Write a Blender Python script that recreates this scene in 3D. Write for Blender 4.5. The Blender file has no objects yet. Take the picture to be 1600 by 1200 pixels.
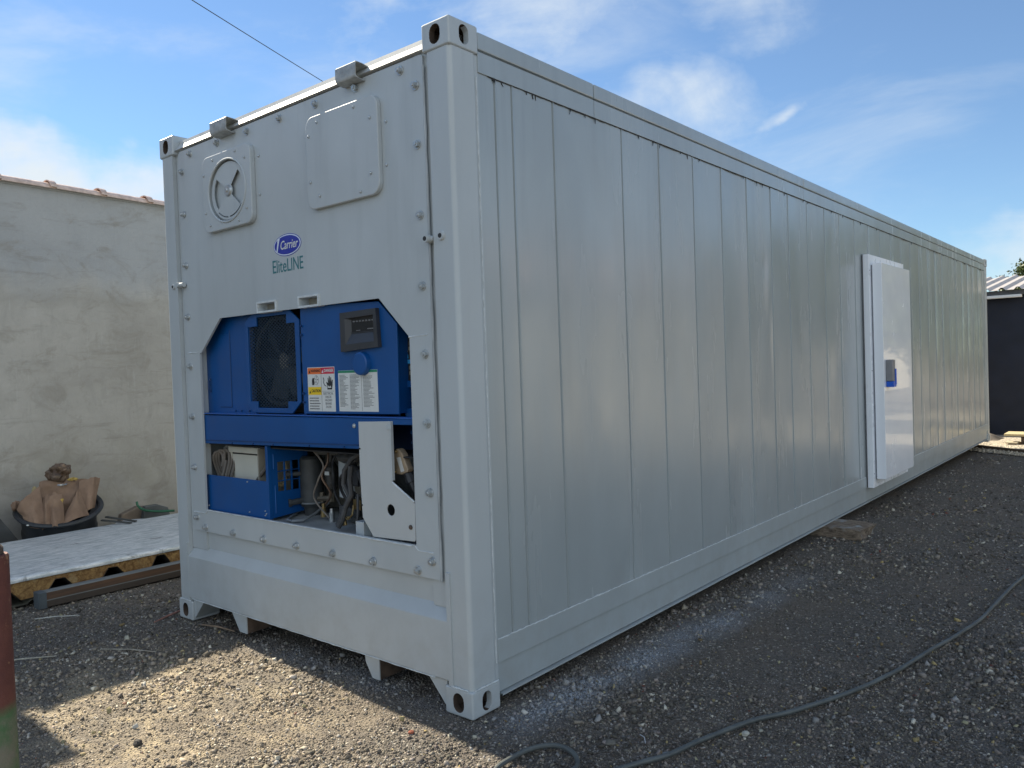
import bpy, bmesh, math, random
import numpy as np
from mathutils import Vector, Matrix, noise as mnoise
R = math.radians
random.seed(7)
RNG = np.random.default_rng(11)
scene = bpy.context.scene
COL = scene.collection

# ------------------------------------------------------------------ camera
cam_d = bpy.data.cameras.new("camera")
cam = bpy.data.objects.new("camera", cam_d)
COL.objects.link(cam)
cam_d.sensor_width = 36.0
cam_d.lens = 1229.33 / 1600 * 36.0
cam_d.clip_start = 0.05
cam_d.clip_end = 2000
RX = (0.76676313, 0.64101225, -0.03431615)
UY = (0.01169939, 0.03949436, 0.99915130)
FW = (-0.64182352, 0.76651385, -0.02278337)
CP = Vector((4.66228708, -2.33285971, 1.46164352))
m = Matrix(((RX[0], UY[0], -FW[0], CP.x), (RX[1], UY[1], -FW[1], CP.y), (RX[2], UY[2], -FW[2], CP.z), (0, 0, 0, 1)))
cam.matrix_world = m
scene.camera = cam

# ------------------------------------------------------------------ light
SUN = Vector((-1.2, 0.075, 1.0)).normalized()      # towards the sun
sun_d = bpy.data.lights.new("sun", 'SUN')
sun_d.energy = 5.0
sun_d.angle = R(0.53)
sun_d.color = (1.0, 0.90, 0.73)
sun = bpy.data.objects.new("sun", sun_d)
COL.objects.link(sun)
sun.rotation_euler = SUN.to_track_quat('Z', 'Y').to_euler()
sun.location = (-20, 2, 20)
ELEV = math.asin(SUN.z)
AZ = math.atan2(SUN.x, SUN.y)

world = bpy.data.worlds.new("World")
scene.world = world
world.use_nodes = True
wt = world.node_tree
wt.nodes.clear()
def WN(t, **k):
    n = wt.nodes.new(t)
    for a, b in k.items():
        setattr(n, a, b)
    return n
wout = WN('ShaderNodeOutputWorld')
wbg = WN('ShaderNodeBackground')
wbg.inputs['Strength'].default_value = 0.07
sky = WN('ShaderNodeTexSky', sky_type='NISHITA')
sky.sun_disc = False
sky.sun_elevation = ELEV
sky.sun_rotation = AZ
sky.altitude = 100
sky.air_density = 1.0
sky.dust_density = 0.0
sky.ozone_density = 2.2
tc = WN('ShaderNodeTexCoord')
def wmath(op, a, b=None, clamp=False):
    n = WN('ShaderNodeMath', operation=op)
    n.use_clamp = clamp
    for i, v in enumerate((a, b)):
        if v is None: continue
        if isinstance(v, (int, float)): n.inputs[i].default_value = v
        else: wt.links.new(v, n.inputs[i])
    return n.outputs[0]
def wnoise(scale, detail, vec, rough=0.55, dist=0.0):
    n = WN('ShaderNodeTexNoise')
    n.inputs['Scale'].default_value = scale
    n.inputs['Detail'].default_value = detail
    n.inputs['Roughness'].default_value = rough
    n.inputs['Distortion'].default_value = dist
    wt.links.new(vec, n.inputs['Vector'])
    return n.outputs['Fac']
def wramp(v, a, b):
    n = WN('ShaderNodeMapRange')
    n.interpolation_type = 'SMOOTHSTEP'
    n.inputs[1].default_value = a
    n.inputs[2].default_value = b
    wt.links.new(v, n.inputs[0])
    return n.outputs[0]
gen = tc.outputs['Generated']
mp = WN('ShaderNodeMapping')
mp.inputs['Rotation'].default_value = (0.25, 0.3, 0.5)
mp.inputs['Scale'].default_value = (1.0, 1.5, 3.6)
wt.links.new(gen, mp.inputs['Vector'])
# thin high cloud, drawn out along the wind
cir = wmath('MULTIPLY', wramp(wnoise(2.1, 7, mp.outputs[0], 0.58, 0.5), 0.48, 0.78), 0.9)
# cloud banks standing in given parts of the sky
warpn = WN('ShaderNodeTexNoise'); warpn.inputs['Scale'].default_value = 5.5; warpn.inputs['Detail'].default_value = 5
wt.links.new(gen, warpn.inputs['Vector'])
wsub = WN('ShaderNodeVectorMath', operation='SUBTRACT'); wt.links.new(warpn.outputs['Color'], wsub.inputs[0]); wsub.inputs[1].default_value = (0.5, 0.5, 0.5)
wsc = WN('ShaderNodeVectorMath', operation='SCALE'); wt.links.new(wsub.outputs[0], wsc.inputs[0]); wsc.inputs['Scale'].default_value = 0.30
wadd = WN('ShaderNodeVectorMath', operation='ADD'); wt.links.new(gen, wadd.inputs[0]); wt.links.new(wsc.outputs[0], wadd.inputs[1])
warped = wadd.outputs[0]
def blob(d, width, squash=2.0):
    sub = WN('ShaderNodeVectorMath', operation='SUBTRACT')
    wt.links.new(warped, sub.inputs[0])
    sub.inputs[1].default_value = d
    mul = WN('ShaderNodeVectorMath', operation='MULTIPLY')
    wt.links.new(sub.outputs[0], mul.inputs[0])
    mul.inputs[1].default_value = (1, 1, squash)
    ln = WN('ShaderNodeVectorMath', operation='LENGTH')
    wt.links.new(mul.outputs[0], ln.inputs[0])
    return wramp(wmath('SUBTRACT', width, ln.outputs['Value']), 0.0, width)
fine = wnoise(7.5, 9, gen, 0.6, 0.25)
wisp = wnoise(4.0, 8, mp.outputs[0], 0.6, 0.6)
banks = None
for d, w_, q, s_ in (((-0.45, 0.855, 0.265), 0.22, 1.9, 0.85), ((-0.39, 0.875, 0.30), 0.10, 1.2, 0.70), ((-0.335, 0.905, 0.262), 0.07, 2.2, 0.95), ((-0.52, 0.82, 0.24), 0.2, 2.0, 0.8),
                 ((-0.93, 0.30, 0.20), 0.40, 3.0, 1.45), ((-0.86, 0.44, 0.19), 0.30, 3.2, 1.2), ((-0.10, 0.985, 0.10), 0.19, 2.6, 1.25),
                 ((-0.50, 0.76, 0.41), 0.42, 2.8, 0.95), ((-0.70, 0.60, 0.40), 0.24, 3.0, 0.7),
                 ((0.62, 0.75, 0.2), 0.5, 2.0, 0.9), ((0.3, -0.85, 0.4), 0.9, 1.2, 1.7), ((0.9, -0.2, 0.4), 0.9, 1.2, 1.7)):  # last two: unseen banks added behind the viewer to lift shaded faces
    v = wmath('MULTIPLY', blob(d, w_, q), s_)
    banks = v if banks is None else wmath('MAXIMUM', banks, v)
tex = wmath('ADD', wmath('MULTIPLY', fine, 1.15), wmath('ADD', wmath('MULTIPLY', wisp, 0.95), -0.55))
bank_m = wramp(wmath('ADD', wmath('MULTIPLY', banks, 0.58), wmath('ADD', wmath('MULTIPLY', tex, 0.8), 0.09)), 0.56, 1.42)
cm = wmath('MAXIMUM', wmath('ADD', wmath('MULTIPLY', cir, 0.50), 0.05), bank_m, True)
# cloud brightness: modest towards the sun side, raised on the unseen banks added behind the viewer to fill the shade
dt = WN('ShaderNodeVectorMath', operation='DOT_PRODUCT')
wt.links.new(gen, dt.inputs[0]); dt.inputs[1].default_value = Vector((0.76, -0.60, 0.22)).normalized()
behind_fill = wramp(dt.outputs['Value'], -0.15, 0.55)
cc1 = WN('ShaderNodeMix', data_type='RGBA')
wt.links.new(behind_fill, cc1.inputs['Factor'])
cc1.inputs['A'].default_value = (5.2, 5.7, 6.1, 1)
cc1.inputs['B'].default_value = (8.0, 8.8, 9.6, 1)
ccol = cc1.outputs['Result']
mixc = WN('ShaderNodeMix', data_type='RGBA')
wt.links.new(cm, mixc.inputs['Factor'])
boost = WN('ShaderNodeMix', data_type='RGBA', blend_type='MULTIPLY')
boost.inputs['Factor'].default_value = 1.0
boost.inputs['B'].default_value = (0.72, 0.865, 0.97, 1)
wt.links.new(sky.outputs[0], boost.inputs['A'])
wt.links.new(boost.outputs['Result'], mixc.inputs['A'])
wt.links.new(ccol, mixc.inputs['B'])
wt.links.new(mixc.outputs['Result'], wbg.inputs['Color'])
wt.links.new(wbg.outputs[0], wout.inputs[0])

scene.view_settings.view_transform = 'Standard'
scene.view_settings.look = 'None'
scene.view_settings.gamma = 1.0
scene.view_settings.exposure = 1.14
scene.cycles.max_bounces = 8

# ------------------------------------------------------------------ materials
class NT:
    def __init__(s, name):
        s.m = bpy.data.materials.new(name)
        s.m.use_nodes = True
        s.t = s.m.node_tree
        s.b = s.t.nodes['Principled BSDF']
        s.geo = None
    def n(s, ty, **k):
        x = s.t.nodes.new(ty)
        for a, b in k.items(): setattr(x, a, b)
        return x
    def link(s, a, b): s.t.links.new(a, b)
    def obj(s):
        return s.n('ShaderNodeTexCoord').outputs['Object']
    def pos(s):
        return s.n('ShaderNodeNewGeometry').outputs['Position']
    def map(s, vec, scale=(1, 1, 1), loc=(0, 0, 0)):
        x = s.n('ShaderNodeMapping')
        x.inputs['Scale'].default_value = scale
        x.inputs['Location'].default_value = loc
        s.link(vec, x.inputs['Vector'])
        return x.outputs[0]
    def noise(s, vec, scale, detail=4, rough=0.55, dist=0.0):
        x = s.n('ShaderNodeTexNoise')
        x.inputs['Scale'].default_value = scale
        x.inputs['Detail'].default_value = detail
        x.inputs['Roughness'].default_value = rough
        x.inputs['Distortion'].default_value = dist
        s.link(vec, x.inputs['Vector'])
        return x.outputs['Fac']
    def voro(s, vec, scale, feature='F1'):
        x = s.n('ShaderNodeTexVoronoi', feature=feature)
        x.inputs['Scale'].default_value = scale
        s.link(vec, x.inputs['Vector'])
        return x
    def ramp(s, v, a, b, lo=0.0, hi=1.0):
        x = s.n('ShaderNodeMapRange')
        for i, q in enumerate((a, b, lo, hi)): x.inputs[i + 1].default_value = q
        s.link(v, x.inputs[0])
        return x.outputs[0]
    def math(s, op, a, b=None):
        x = s.n('ShaderNodeMath', operation=op)
        for i, q in enumerate((a, b)):
            if q is None: continue
            if isinstance(q, (int, float)): x.inputs[i].default_value = q
            else: s.link(q, x.inputs[i])
        return x.outputs[0]
    def mix(s, f, a, b):
        x = s.n('ShaderNodeMix', data_type='RGBA')
        for k, q in (('Factor', f), ('A', a), ('B', b)):
            if isinstance(q, tuple): x.inputs[k].default_value = q + (1,) if len(q) == 3 else q
            elif isinstance(q, (int, float)): x.inputs[k].default_value = q
            else: s.link(q, x.inputs[k])
        return x.outputs['Result']
    def bump(s, h, strength=0.3, dist=0.01, prev=None):
        x = s.n('ShaderNodeBump')
        x.inputs['Strength'].default_value = strength
        x.inputs['Distance'].default_value = dist
        s.link(h, x.inputs['Height'])
        if prev is not None: s.link(prev, x.inputs['Normal'])
        return x.outputs[0]
    def set(s, **k):
        for a, q in k.items():
            key = {'color': 'Base Color', 'rough': 'Roughness', 'metal': 'Metallic', 'normal': 'Normal',
                   'spec': 'Specular IOR Level', 'coat': 'Coat Weight', 'coatr': 'Coat Roughness'}[a]
            if isinstance(q, tuple): s.b.inputs[key].default_value = q + (1,) if len(q) == 3 else q
            elif isinstance(q, (int, float)): s.b.inputs[key].default_value = q
            else: s.link(q, s.b.inputs[key])
        return s

def simple(name, col, rough=0.5, metal=0.0, var=0.25, scale=6.0, bump=0.1, bscale=60.0, bdist=0.003, **k):
    t = NT(name)
    p = t.obj()
    f = t.ramp(t.noise(p, scale, 5), 0.3, 0.7)
    dark = tuple(c * (1 - var) for c in col)
    light = tuple(min(1, c * (1 + var)) for c in col)
    t.set(color=t.mix(f, dark, light), metal=metal, **k)
    t.set(rough=t.ramp(t.noise(p, scale * 2, 3), 0.3, 0.7, max(0.02, rough - 0.06), min(1, rough + 0.06)))
    if bump: t.set(normal=t.bump(t.noise(p, bscale, 3), bump, bdist))
    return t.m

def paint(name, col, wav=0.0, rough=0.33, coat=0.0, patch=0.07):
    t = NT(name)
    p = t.pos()
    # sprayed paint: soft thicker and thinner passes, fine orange peel
    f1 = t.ramp(t.noise(t.map(p, (0.9, 0.9, 0.45)), 2.2, 5, 0.55, 0.4), 0.3, 0.7)
    f2 = t.ramp(t.noise(p, 160, 2), 0.35, 0.65)
    lo = tuple(c * (1 - patch) for c in col)
    hi = tuple(c * (1 + patch) for c in col)
    c = t.mix(f1, lo, hi)
    c = t.mix(t.math('MULTIPLY', f2, 0.05), c, tuple(x * 0.8 for x in col))
    # faint grime specks and rust pin points
    sp = t.ramp(t.noise(p, 150, 2, 0.6), 0.74, 0.78)
    c = t.mix(t.math('MULTIPLY', sp, 0.25), c, (0.12, 0.10, 0.085))
    # runs and vertical passes of the spray gun, denser high up
    vs_ = t.ramp(t.noise(t.map(p, (1, 1, 0.10)), 9.0, 6, 0.62), 0.52, 0.70)
    sepz = t.n('ShaderNodeSeparateXYZ'); t.link(p, sepz.inputs[0])
    c = t.mix(t.math('MULTIPLY', vs_, t.ramp(sepz.outputs[2], 0.4, 2.6, 0.05, 0.30)), c, tuple(x * 0.70 for x in col))
    # splashed dust near the ground
    dz_ = t.math('MULTIPLY', t.ramp(sepz.outputs[2], 0.55, 0.05), t.ramp(t.noise(p, 9, 6, 0.65), 0.42, 0.70))
    c = t.mix(t.math('MULTIPLY', dz_, 0.35), c, (0.27, 0.255, 0.235))
    t.set(color=c)
    t.set(rough=t.ramp(t.noise(t.map(p, (1, 1, 0.5)), 3.5, 4), 0.3, 0.7, rough - 0.05, rough + 0.10))
    nb = t.bump(t.noise(p, 260, 2), 0.06, 0.002)
    if wav:
        nb = t.bump(t.noise(t.map(p, (1, 1, 0.28)), 5.0, 3, 0.5), wav, 0.02, nb)
        nb = t.bump(t.noise(t.map(p, (1, 1, 0.6)), 1.7, 2, 0.5), wav * 1.2, 0.05, nb)
    t.set(normal=nb, spec=0.5)
    if coat: t.set(coat=coat, coatr=t.ramp(t.noise(t.map(p, (1, 1, 0.2)), 4.0, 4), 0.35, 0.65, 0.15, 0.30))
    return t.m

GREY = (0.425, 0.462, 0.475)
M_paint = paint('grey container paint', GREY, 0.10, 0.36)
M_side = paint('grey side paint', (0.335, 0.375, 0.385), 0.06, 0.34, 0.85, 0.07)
M_front = paint('grey front paint', GREY, 0.16, 0.38, 0, 0.08)
M_bead = simple('weld bead paint', (0.56, 0.60, 0.61), 0.4, 0, 0.15, 40, 0.5, 220, 0.004)
M_gap = simple('dark seam', (0.03, 0.032, 0.035), 0.8)
M_blue = simple('blue enamel', (0.0015, 0.066, 0.24), 0.40, 0, 0.10, 4, 0.05, 200, 0.001)
M_bluedk = simple('dark blue enamel', (0.003, 0.035, 0.13), 0.5, 0, 0.2, 5)
M_black = simple('black plastic', (0.022, 0.023, 0.026), 0.45, 0, 0.3, 8)
M_dark = simple('dark grime', (0.02, 0.02, 0.021), 0.8, 0, 0.5, 9)
M_charc = simple('charcoal plastic', (0.035, 0.037, 0.042), 0.42, 0, 0.15, 14, 0.15, 300, 0.001)
M_rubber = simple('rubber hose', (0.05, 0.052, 0.055), 0.6, 0, 0.3, 20, 0.2, 90)
M_cream = simple('cream sheet metal', (0.60, 0.585, 0.50), 0.5, 0, 0.06, 5, 0.05)
M_tan = simple('tan back plate', (0.30, 0.28, 0.23), 0.7, 0, 0.2, 9)
M_steel = simple('zinc steel', (0.48, 0.50, 0.51), 0.38, 0.85, 0.2, 30, 0.2, 160, 0.002)
M_bolt = simple('painted bolt', (0.42, 0.45, 0.46), 0.34, 0.5, 0.2, 60, 0.25, 300, 0.001)
M_boltdk = simple('bare rivet', (0.10, 0.11, 0.13), 0.4, 0.5, 0.3, 60)
M_cable = simple('cable loom', (0.16, 0.14, 0.12), 0.7, 0, 0.3, 12, 0.3, 60)
M_brass = simple('brass', (0.30, 0.22, 0.10), 0.4, 0.8, 0.2)
M_white = simple('white enamel', (0.84, 0.87, 0.91), 0.22, 0, 0.01, 2, 0.0, 5, 0.002, coat=0.4)
M_whitefr = simple('white frame sheet', (0.84, 0.87, 0.91), 0.3, 0, 0.03, 4, 0.03, 8)
M_label = simple('label paper', (0.62, 0.64, 0.62), 0.35, 0, 0.05, 20, 0)
M_ink = simple('ink', (0.02, 0.02, 0.022), 0.5, 0, 0.1, 5, 0)
M_inkg = simple('grey ink', (0.16, 0.16, 0.165), 0.5, 0, 0.1, 5, 0)
M_orange = simple('label orange', (0.75, 0.16, 0.04), 0.4, 0, 0.05, 5, 0)
M_red = simple('label red', (0.55, 0.02, 0.06), 0.4, 0, 0.05, 5, 0)
M_yellow = simple('label yellow', (0.80, 0.55, 0.02), 0.4, 0, 0.05, 5, 0)
M_green = simple('label green', (0.02, 0.22, 0.12), 0.4, 0, 0.05, 5, 0)
M_teal = simple('teal lettering', (0.03, 0.16, 0.18), 0.45, 0, 0.15, 30, 0)
M_logo = simple('logo blue', (0.02, 0.035, 0.33), 0.35, 0, 0.05, 5, 0)
M_keyblue = simple('key blue', (0.04, 0.32, 0.65), 0.4, 0, 0.05, 5, 0)
M_rust = simple('rusty steel', (0.085, 0.06, 0.045), 0.8, 0.1, 0.5, 12, 0.5, 50)
M_plugtan = simple('plug casting', (0.36, 0.28, 0.19), 0.55, 0.1, 0.2, 30, 0.2)
M_handle = simple('grey handle plastic', (0.22, 0.22, 0.23), 0.45, 0, 0.1, 10)
M_handleb = simple('blue handle plastic', (0.01, 0.10, 0.55), 0.35, 0, 0.1, 10)

# ------------------------------------------------------------------ mesh helpers
class MB:
    def __init__(s): s.v = []; s.f = []; s.mi = []; s.cuts = []
    def cut(s): s.cuts.append((len(s.v), len(s.f))); return s
    def each(s, name, mats, parent=None, smooth=False, auto=28):
        c = [(0, 0)] + s.cuts + [(len(s.v), len(s.f))]; out = []
        for (v0, f0), (v1, f1) in zip(c[:-1], c[1:]):
            if f1 == f0: continue
            m_ = MB(); m_.v = s.v[v0:v1]; m_.f = [tuple(i - v0 for i in f) for f in s.f[f0:f1]]; m_.mi = s.mi[f0:f1]
            out.append(m_.build(name, mats, parent, smooth, auto=auto))
        return out
    def add(s, vs, fs, mi=0):
        o = len(s.v); s.v += [tuple(v) for v in vs]
        s.f += [tuple(i + o for i in f) for f in fs]; s.mi += [mi] * len(fs)
        return s
    def bm(s, b, mi=0):
        b.verts.index_update()
        s.add([v.co[:] for v in b.verts], [[v.index for v in f.verts] for f in b.faces], mi)
        b.free(); return s
    def box(s, x0, x1, y0, y1, z0, z1, bev=0.0, mi=0, seg=2):
        b = bmesh.new()
        bmesh.ops.create_cube(b, size=1.0)
        for v in b.verts:
            v.co = Vector(((x0 + x1) / 2 + v.co.x * (x1 - x0), (y0 + y1) / 2 + v.co.y * (y1 - y0), (z0 + z1) / 2 + v.co.z * (z1 - z0)))
        if bev > 0:
            bmesh.ops.bevel(b, geom=b.edges[:], offset=bev, segments=seg, profile=0.5, affect='EDGES')
        return s.bm(b, mi)
    def cyl(s, p0, p1, r0, r1=None, n=16, mi=0, caps=True):
        r1 = r0 if r1 is None else r1
        p0 = Vector(p0); p1 = Vector(p1); d = (p1 - p0).normalized()
        a = d.orthogonal().normalized(); c = d.cross(a)
        vs = []
        for p, r in ((p0, r0), (p1, r1)):
            for i in range(n):
                t = 2 * math.pi * i / n
                vs.append(p + (a * math.cos(t) + c * math.sin(t)) * r)
        fs = [(i, (i + 1) % n, n + (i + 1) % n, n + i) for i in range(n)]
        if caps: fs += [tuple(range(n - 1, -1, -1)), tuple(range(n, 2 * n))]
        return s.add(vs, fs, mi)
    def tube(s, pts, r, n=8, mi=0, closed=False):
        pts = [Vector(p) for p in pts]; N = len(pts)
        vs = []; prev = None
        for i, p in enumerate(pts):
            d = (pts[min(i + 1, N - 1)] - pts[max(i - 1, 0)]).normalized()
            if prev is None: a = d.orthogonal().normalized()
            else:
                a = prev - d * prev.dot(d); a.normalize()
            prev = a; c = d.cross(a)
            rr = r[i] if isinstance(r, (list, tuple)) else r
            vs += [p + (a * math.cos(2 * math.pi * k / n) + c * math.sin(2 * math.pi * k / n)) * rr for k in range(n)]
        fs = [(i * n + k, i * n + (k + 1) % n, (i + 1) * n + (k + 1) % n, (i + 1) * n + k) for i in range(N - 1) for k in range(n)]
        fs += [tuple(range(n - 1, -1, -1)), tuple(range((N - 1) * n, N * n))]
        return s.add(vs, fs, mi)
    def prism(s, poly, axis, d0, d1, mi=0, bev=0.0, holes=()):
        """poly in the plane across `axis`: axis y -> (x,z), x -> (y,z), z -> (x,y)"""
        b = bmesh.new()
        def P(p, d):
            return {'y': (p[0], d, p[1]), 'x': (d, p[0], p[1]), 'z': (p[0], p[1], d)}[axis]
        loops = [list(poly)] + [list(h) for h in holes]
        es = []
        for lp in loops:
            vv = [b.verts.new(P(p, d0)) for p in lp]
            es += [b.edges.new((vv[i], vv[(i + 1) % len(vv)])) for i in range(len(vv))]
        if holes:
            bmesh.ops.triangle_fill(b, use_beauty=True, edges=es)
        else:
            b.faces.new([v for v in b.verts])
        r = bmesh.ops.extrude_face_region(b, geom=b.faces[:])
        nv = [g for g in r['geom'] if isinstance(g, bmesh.types.BMVert)]
        k = 'xyz'.index(axis)
        for v in nv: v.co[k] = d1
        bmesh.ops.recalc_face_normals(b, faces=b.faces[:])
        if bev > 0:
            be = [e for e in b.edges if len(e.link_faces) == 2 and e.calc_face_angle() > 0.5]
            bmesh.ops.bevel(b, geom=be, offset=bev, segments=2, profile=0.5, affect='EDGES')
        return s.bm(b, mi)
    def sphere(s, c, r, sub=2, mi=0, sc=(1, 1, 1)):
        b = bmesh.new()
        bmesh.ops.create_icosphere(b, subdivisions=sub, radius=r)
        for v in b.verts: v.co = Vector((c[0] + v.co.x * sc[0], c[1] + v.co.y * sc[1], c[2] + v.co.z * sc[2]))
        return s.bm(b, mi)
    def build(s, name, mats, parent=None, smooth=False, loc=None, auto=28):
        me = bpy.data.meshes.new(name)
        me.from_pydata(s.v, [], s.f)
        if not isinstance(mats, (list, tuple)): mats = [mats]
        for mt in mats: me.materials.append(mt)
        me.polygons.foreach_set('material_index', s.mi)
        b = bmesh.new(); b.from_mesh(me)
        bmesh.ops.recalc_face_normals(b, faces=b.faces[:])
        if smooth:
            for f in b.faces: f.smooth = True
            for e in b.edges:
                if len(e.link_faces) == 2 and e.calc_face_angle(0) > R(auto): e.smooth = False
        b.to_mesh(me); b.free()
        me.update()
        o = bpy.data.objects.new(name, me)
        COL.objects.link(o)
        if smooth and len(s.v) < 6000:
            wn = o.modifiers.new('weighted', 'WEIGHTED_NORMAL'); wn.keep_sharp = True; wn.weight = 60
        if parent is not None:
            o.parent = parent
        if loc: o.location = loc
        return o

def tag(o, label=None, cat=None, group=None, kind=None):
    if label: o['label'] = label
    if cat: o['category'] = cat
    if group: o['group'] = group
    if kind: o['kind'] = kind
    return o
def empty(name, label, cat, loc=(0, 0, 0), group=None, rotz=0):
    o = bpy.data.objects.new(name, None)
    COL.objects.link(o); o.location = loc; o.rotation_euler[2] = rotz
    o.empty_display_size = 0.2
    tag(o, label, cat, group); return o
def copy_part(src, parent, loc=None, rot=None, sc=None):
    c = src.copy(); COL.objects.link(c); c.parent = parent
    if loc is not None: c.location = loc
    if rot is not None: c.rotation_euler = rot
    if sc is not None: c.scale = sc
    return c
def rrect(x0, x1, z0, z1, r, n=6):
    out = []
    for cx, cz, a0 in ((x1 - r, z1 - r, 0), (x0 + r, z1 - r, 90), (x0 + r, z0 + r, 180), (x1 - r, z0 + r, 270)):
        for i in range(n + 1):
            a = R(a0 + 90 * i / n); out.append((cx + r * math.cos(a), cz + r * math.sin(a)))
    return out
def circle(cx, cz, r, n=32, rz=None):
    rz = rz or r
    return [(cx + r * math.cos(2 * math.pi * i / n), cz + rz * math.sin(2 * math.pi * i / n)) for i in range(n)]
def stadium(cx, cz, w, h, n=8):
    r = w / 2; out = []
    for i in range(n + 1):
        a = math.pi * i / n; out.append((cx + r * math.cos(a), cz + (h / 2 - r) + r * math.sin(a)))
    for i in range(n + 1):
        a = math.pi + math.pi * i / n; out.append((cx + r * math.cos(a), cz - (h / 2 - r) + r * math.sin(a)))
    return out

def smooth_path(pts, n=14):
    pts = [Vector(p) for p in pts]; out = []
    P = [pts[0]] + pts + [pts[-1]]
    for i in range(1, len(P) - 2):
        for k in range(n):
            t_ = k / n; a, b_, c, d = P[i - 1], P[i], P[i + 1], P[i + 2]
            out.append(0.5 * ((2 * b_) + (-a + c) * t_ + (2 * a - 5 * b_ + 4 * c - d) * t_ ** 2 + (-a + 3 * b_ - 3 * c + d) * t_ ** 3))
    out.append(pts[-1]); return out

def text_part(name, body, size, mat, parent, loc, rot, sx=1.0, shear=0.0, ext=0.0006, align='CENTER', bold=0.0):
    cu = bpy.data.curves.new(name, 'FONT')
    cu.body = body; cu.size = size; cu.extrude = ext; cu.shear = shear; cu.offset = bold
    cu.align_x = align; cu.align_y = 'CENTER'; cu.resolution_u = 3
    t = bpy.data.objects.new('tmp_text', cu); COL.objects.link(t)
    bpy.context.view_layer.update()
    dg = bpy.context.evaluated_depsgraph_get()
    me = bpy.data.meshes.new_from_object(t.evaluated_get(dg))
    bpy.data.objects.remove(t); bpy.data.curves.remove(cu)
    me.materials.clear(); me.materials.append(mat)
    o = bpy.data.objects.new(name, me); COL.objects.link(o)
    o.parent = parent; o.location = loc; o.rotation_euler = rot; o.scale = (sx, 1, 1)
    return o
FR = (R(90), 0, 0)        # text on a face looking towards -y
def lines(mb, x0, x1, z_top, dz, n, y, h, rnd, indent=0.0, mi=0, minw=0.35):
    for i in range(n):
        w = (x1 - x0) * (minw + (1 - minw) * rnd.random())
        z = z_top - i * dz
        x = x0
        while x < x0 + w - 0.002:
            l = 0.004 + 0.010 * rnd.random()
            e = min(x + l, x0 + w)
            mb.box(x, e, y, y + 0.0006, z - h, z, 0, mi)
            x = e + 0.0018

# ================================================================== GROUND
def gz(x, y):
    s = -0.0098 * max(0.0, min(y, 14.0))
    return s
def gzn(x, y):
    return gz(x, y) + 0.008 * mnoise.noise(Vector((x * 1.3, y * 1.3, 0))) + 0.004 * mnoise.noise(Vector((x * 5, y * 5, 3))) - 0.006

def ground_mat(name, stones=False):
    t = NT(name)
    p = t.pos()
    cells = t.voro(p, 95.0)
    cells2 = t.voro(p, 210.0)
    r1 = t.n('ShaderNodeSeparateColor'); t.link(cells.outputs['Color'], r1.inputs[0])
    dark = t.mix(r1.outputs[0], (0.055, 0.050, 0.044), (0.165, 0.150, 0.130))
    r2 = t.n('ShaderNodeSeparateColor'); t.link(cells2.outputs['Color'], r2.inputs[0])
    dark = t.mix(t.math('MULTIPLY', r2.outputs[1], 0.45), dark, (0.21, 0.187, 0.158))
    pale = t.ramp(r1.outputs[2], 0.965, 0.97)
    dark = t.mix(pale, dark, (0.42, 0.39, 0.33))
    # earthy dust lying between the stones
    earth = t.ramp(t.noise(p, 1.6, 6, 0.6, 0.4), 0.42, 0.66)
    dark = t.mix(t.math('MULTIPLY', earth, 0.55), dark, (0.180, 0.145, 0.110))
    # a sandy spread in front of the container, also lightened to brighten the sunlit patch
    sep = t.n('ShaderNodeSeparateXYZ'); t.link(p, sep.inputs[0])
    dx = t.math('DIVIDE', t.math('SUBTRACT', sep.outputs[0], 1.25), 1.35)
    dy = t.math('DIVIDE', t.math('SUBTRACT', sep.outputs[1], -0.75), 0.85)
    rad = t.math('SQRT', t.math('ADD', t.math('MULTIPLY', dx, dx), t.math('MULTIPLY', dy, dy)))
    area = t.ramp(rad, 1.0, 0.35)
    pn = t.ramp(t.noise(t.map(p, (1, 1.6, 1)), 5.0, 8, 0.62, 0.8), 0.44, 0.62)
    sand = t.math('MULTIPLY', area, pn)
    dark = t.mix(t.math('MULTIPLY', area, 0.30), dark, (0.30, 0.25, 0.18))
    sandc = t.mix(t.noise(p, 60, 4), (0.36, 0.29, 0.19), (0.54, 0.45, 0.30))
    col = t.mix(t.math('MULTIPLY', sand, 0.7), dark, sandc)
    col = overspray(t, p, sep, col)
    t.set(color=col, rough=0.92, spec=0.25)
    h = t.math('SUBTRACT', 1.0, cells.outputs['Distance'])
    nb = t.bump(t.math('MULTIPLY', h, 1.0), 0.9, 0.010)
    nb = t.bump(t.noise(p, 340, 3, 0.7), 0.6, 0.004, nb)
    nb = t.bump(t.noise(p, 14, 4), 0.5, 0.03, nb)
    t.set(normal=nb)
    return t.m
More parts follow.
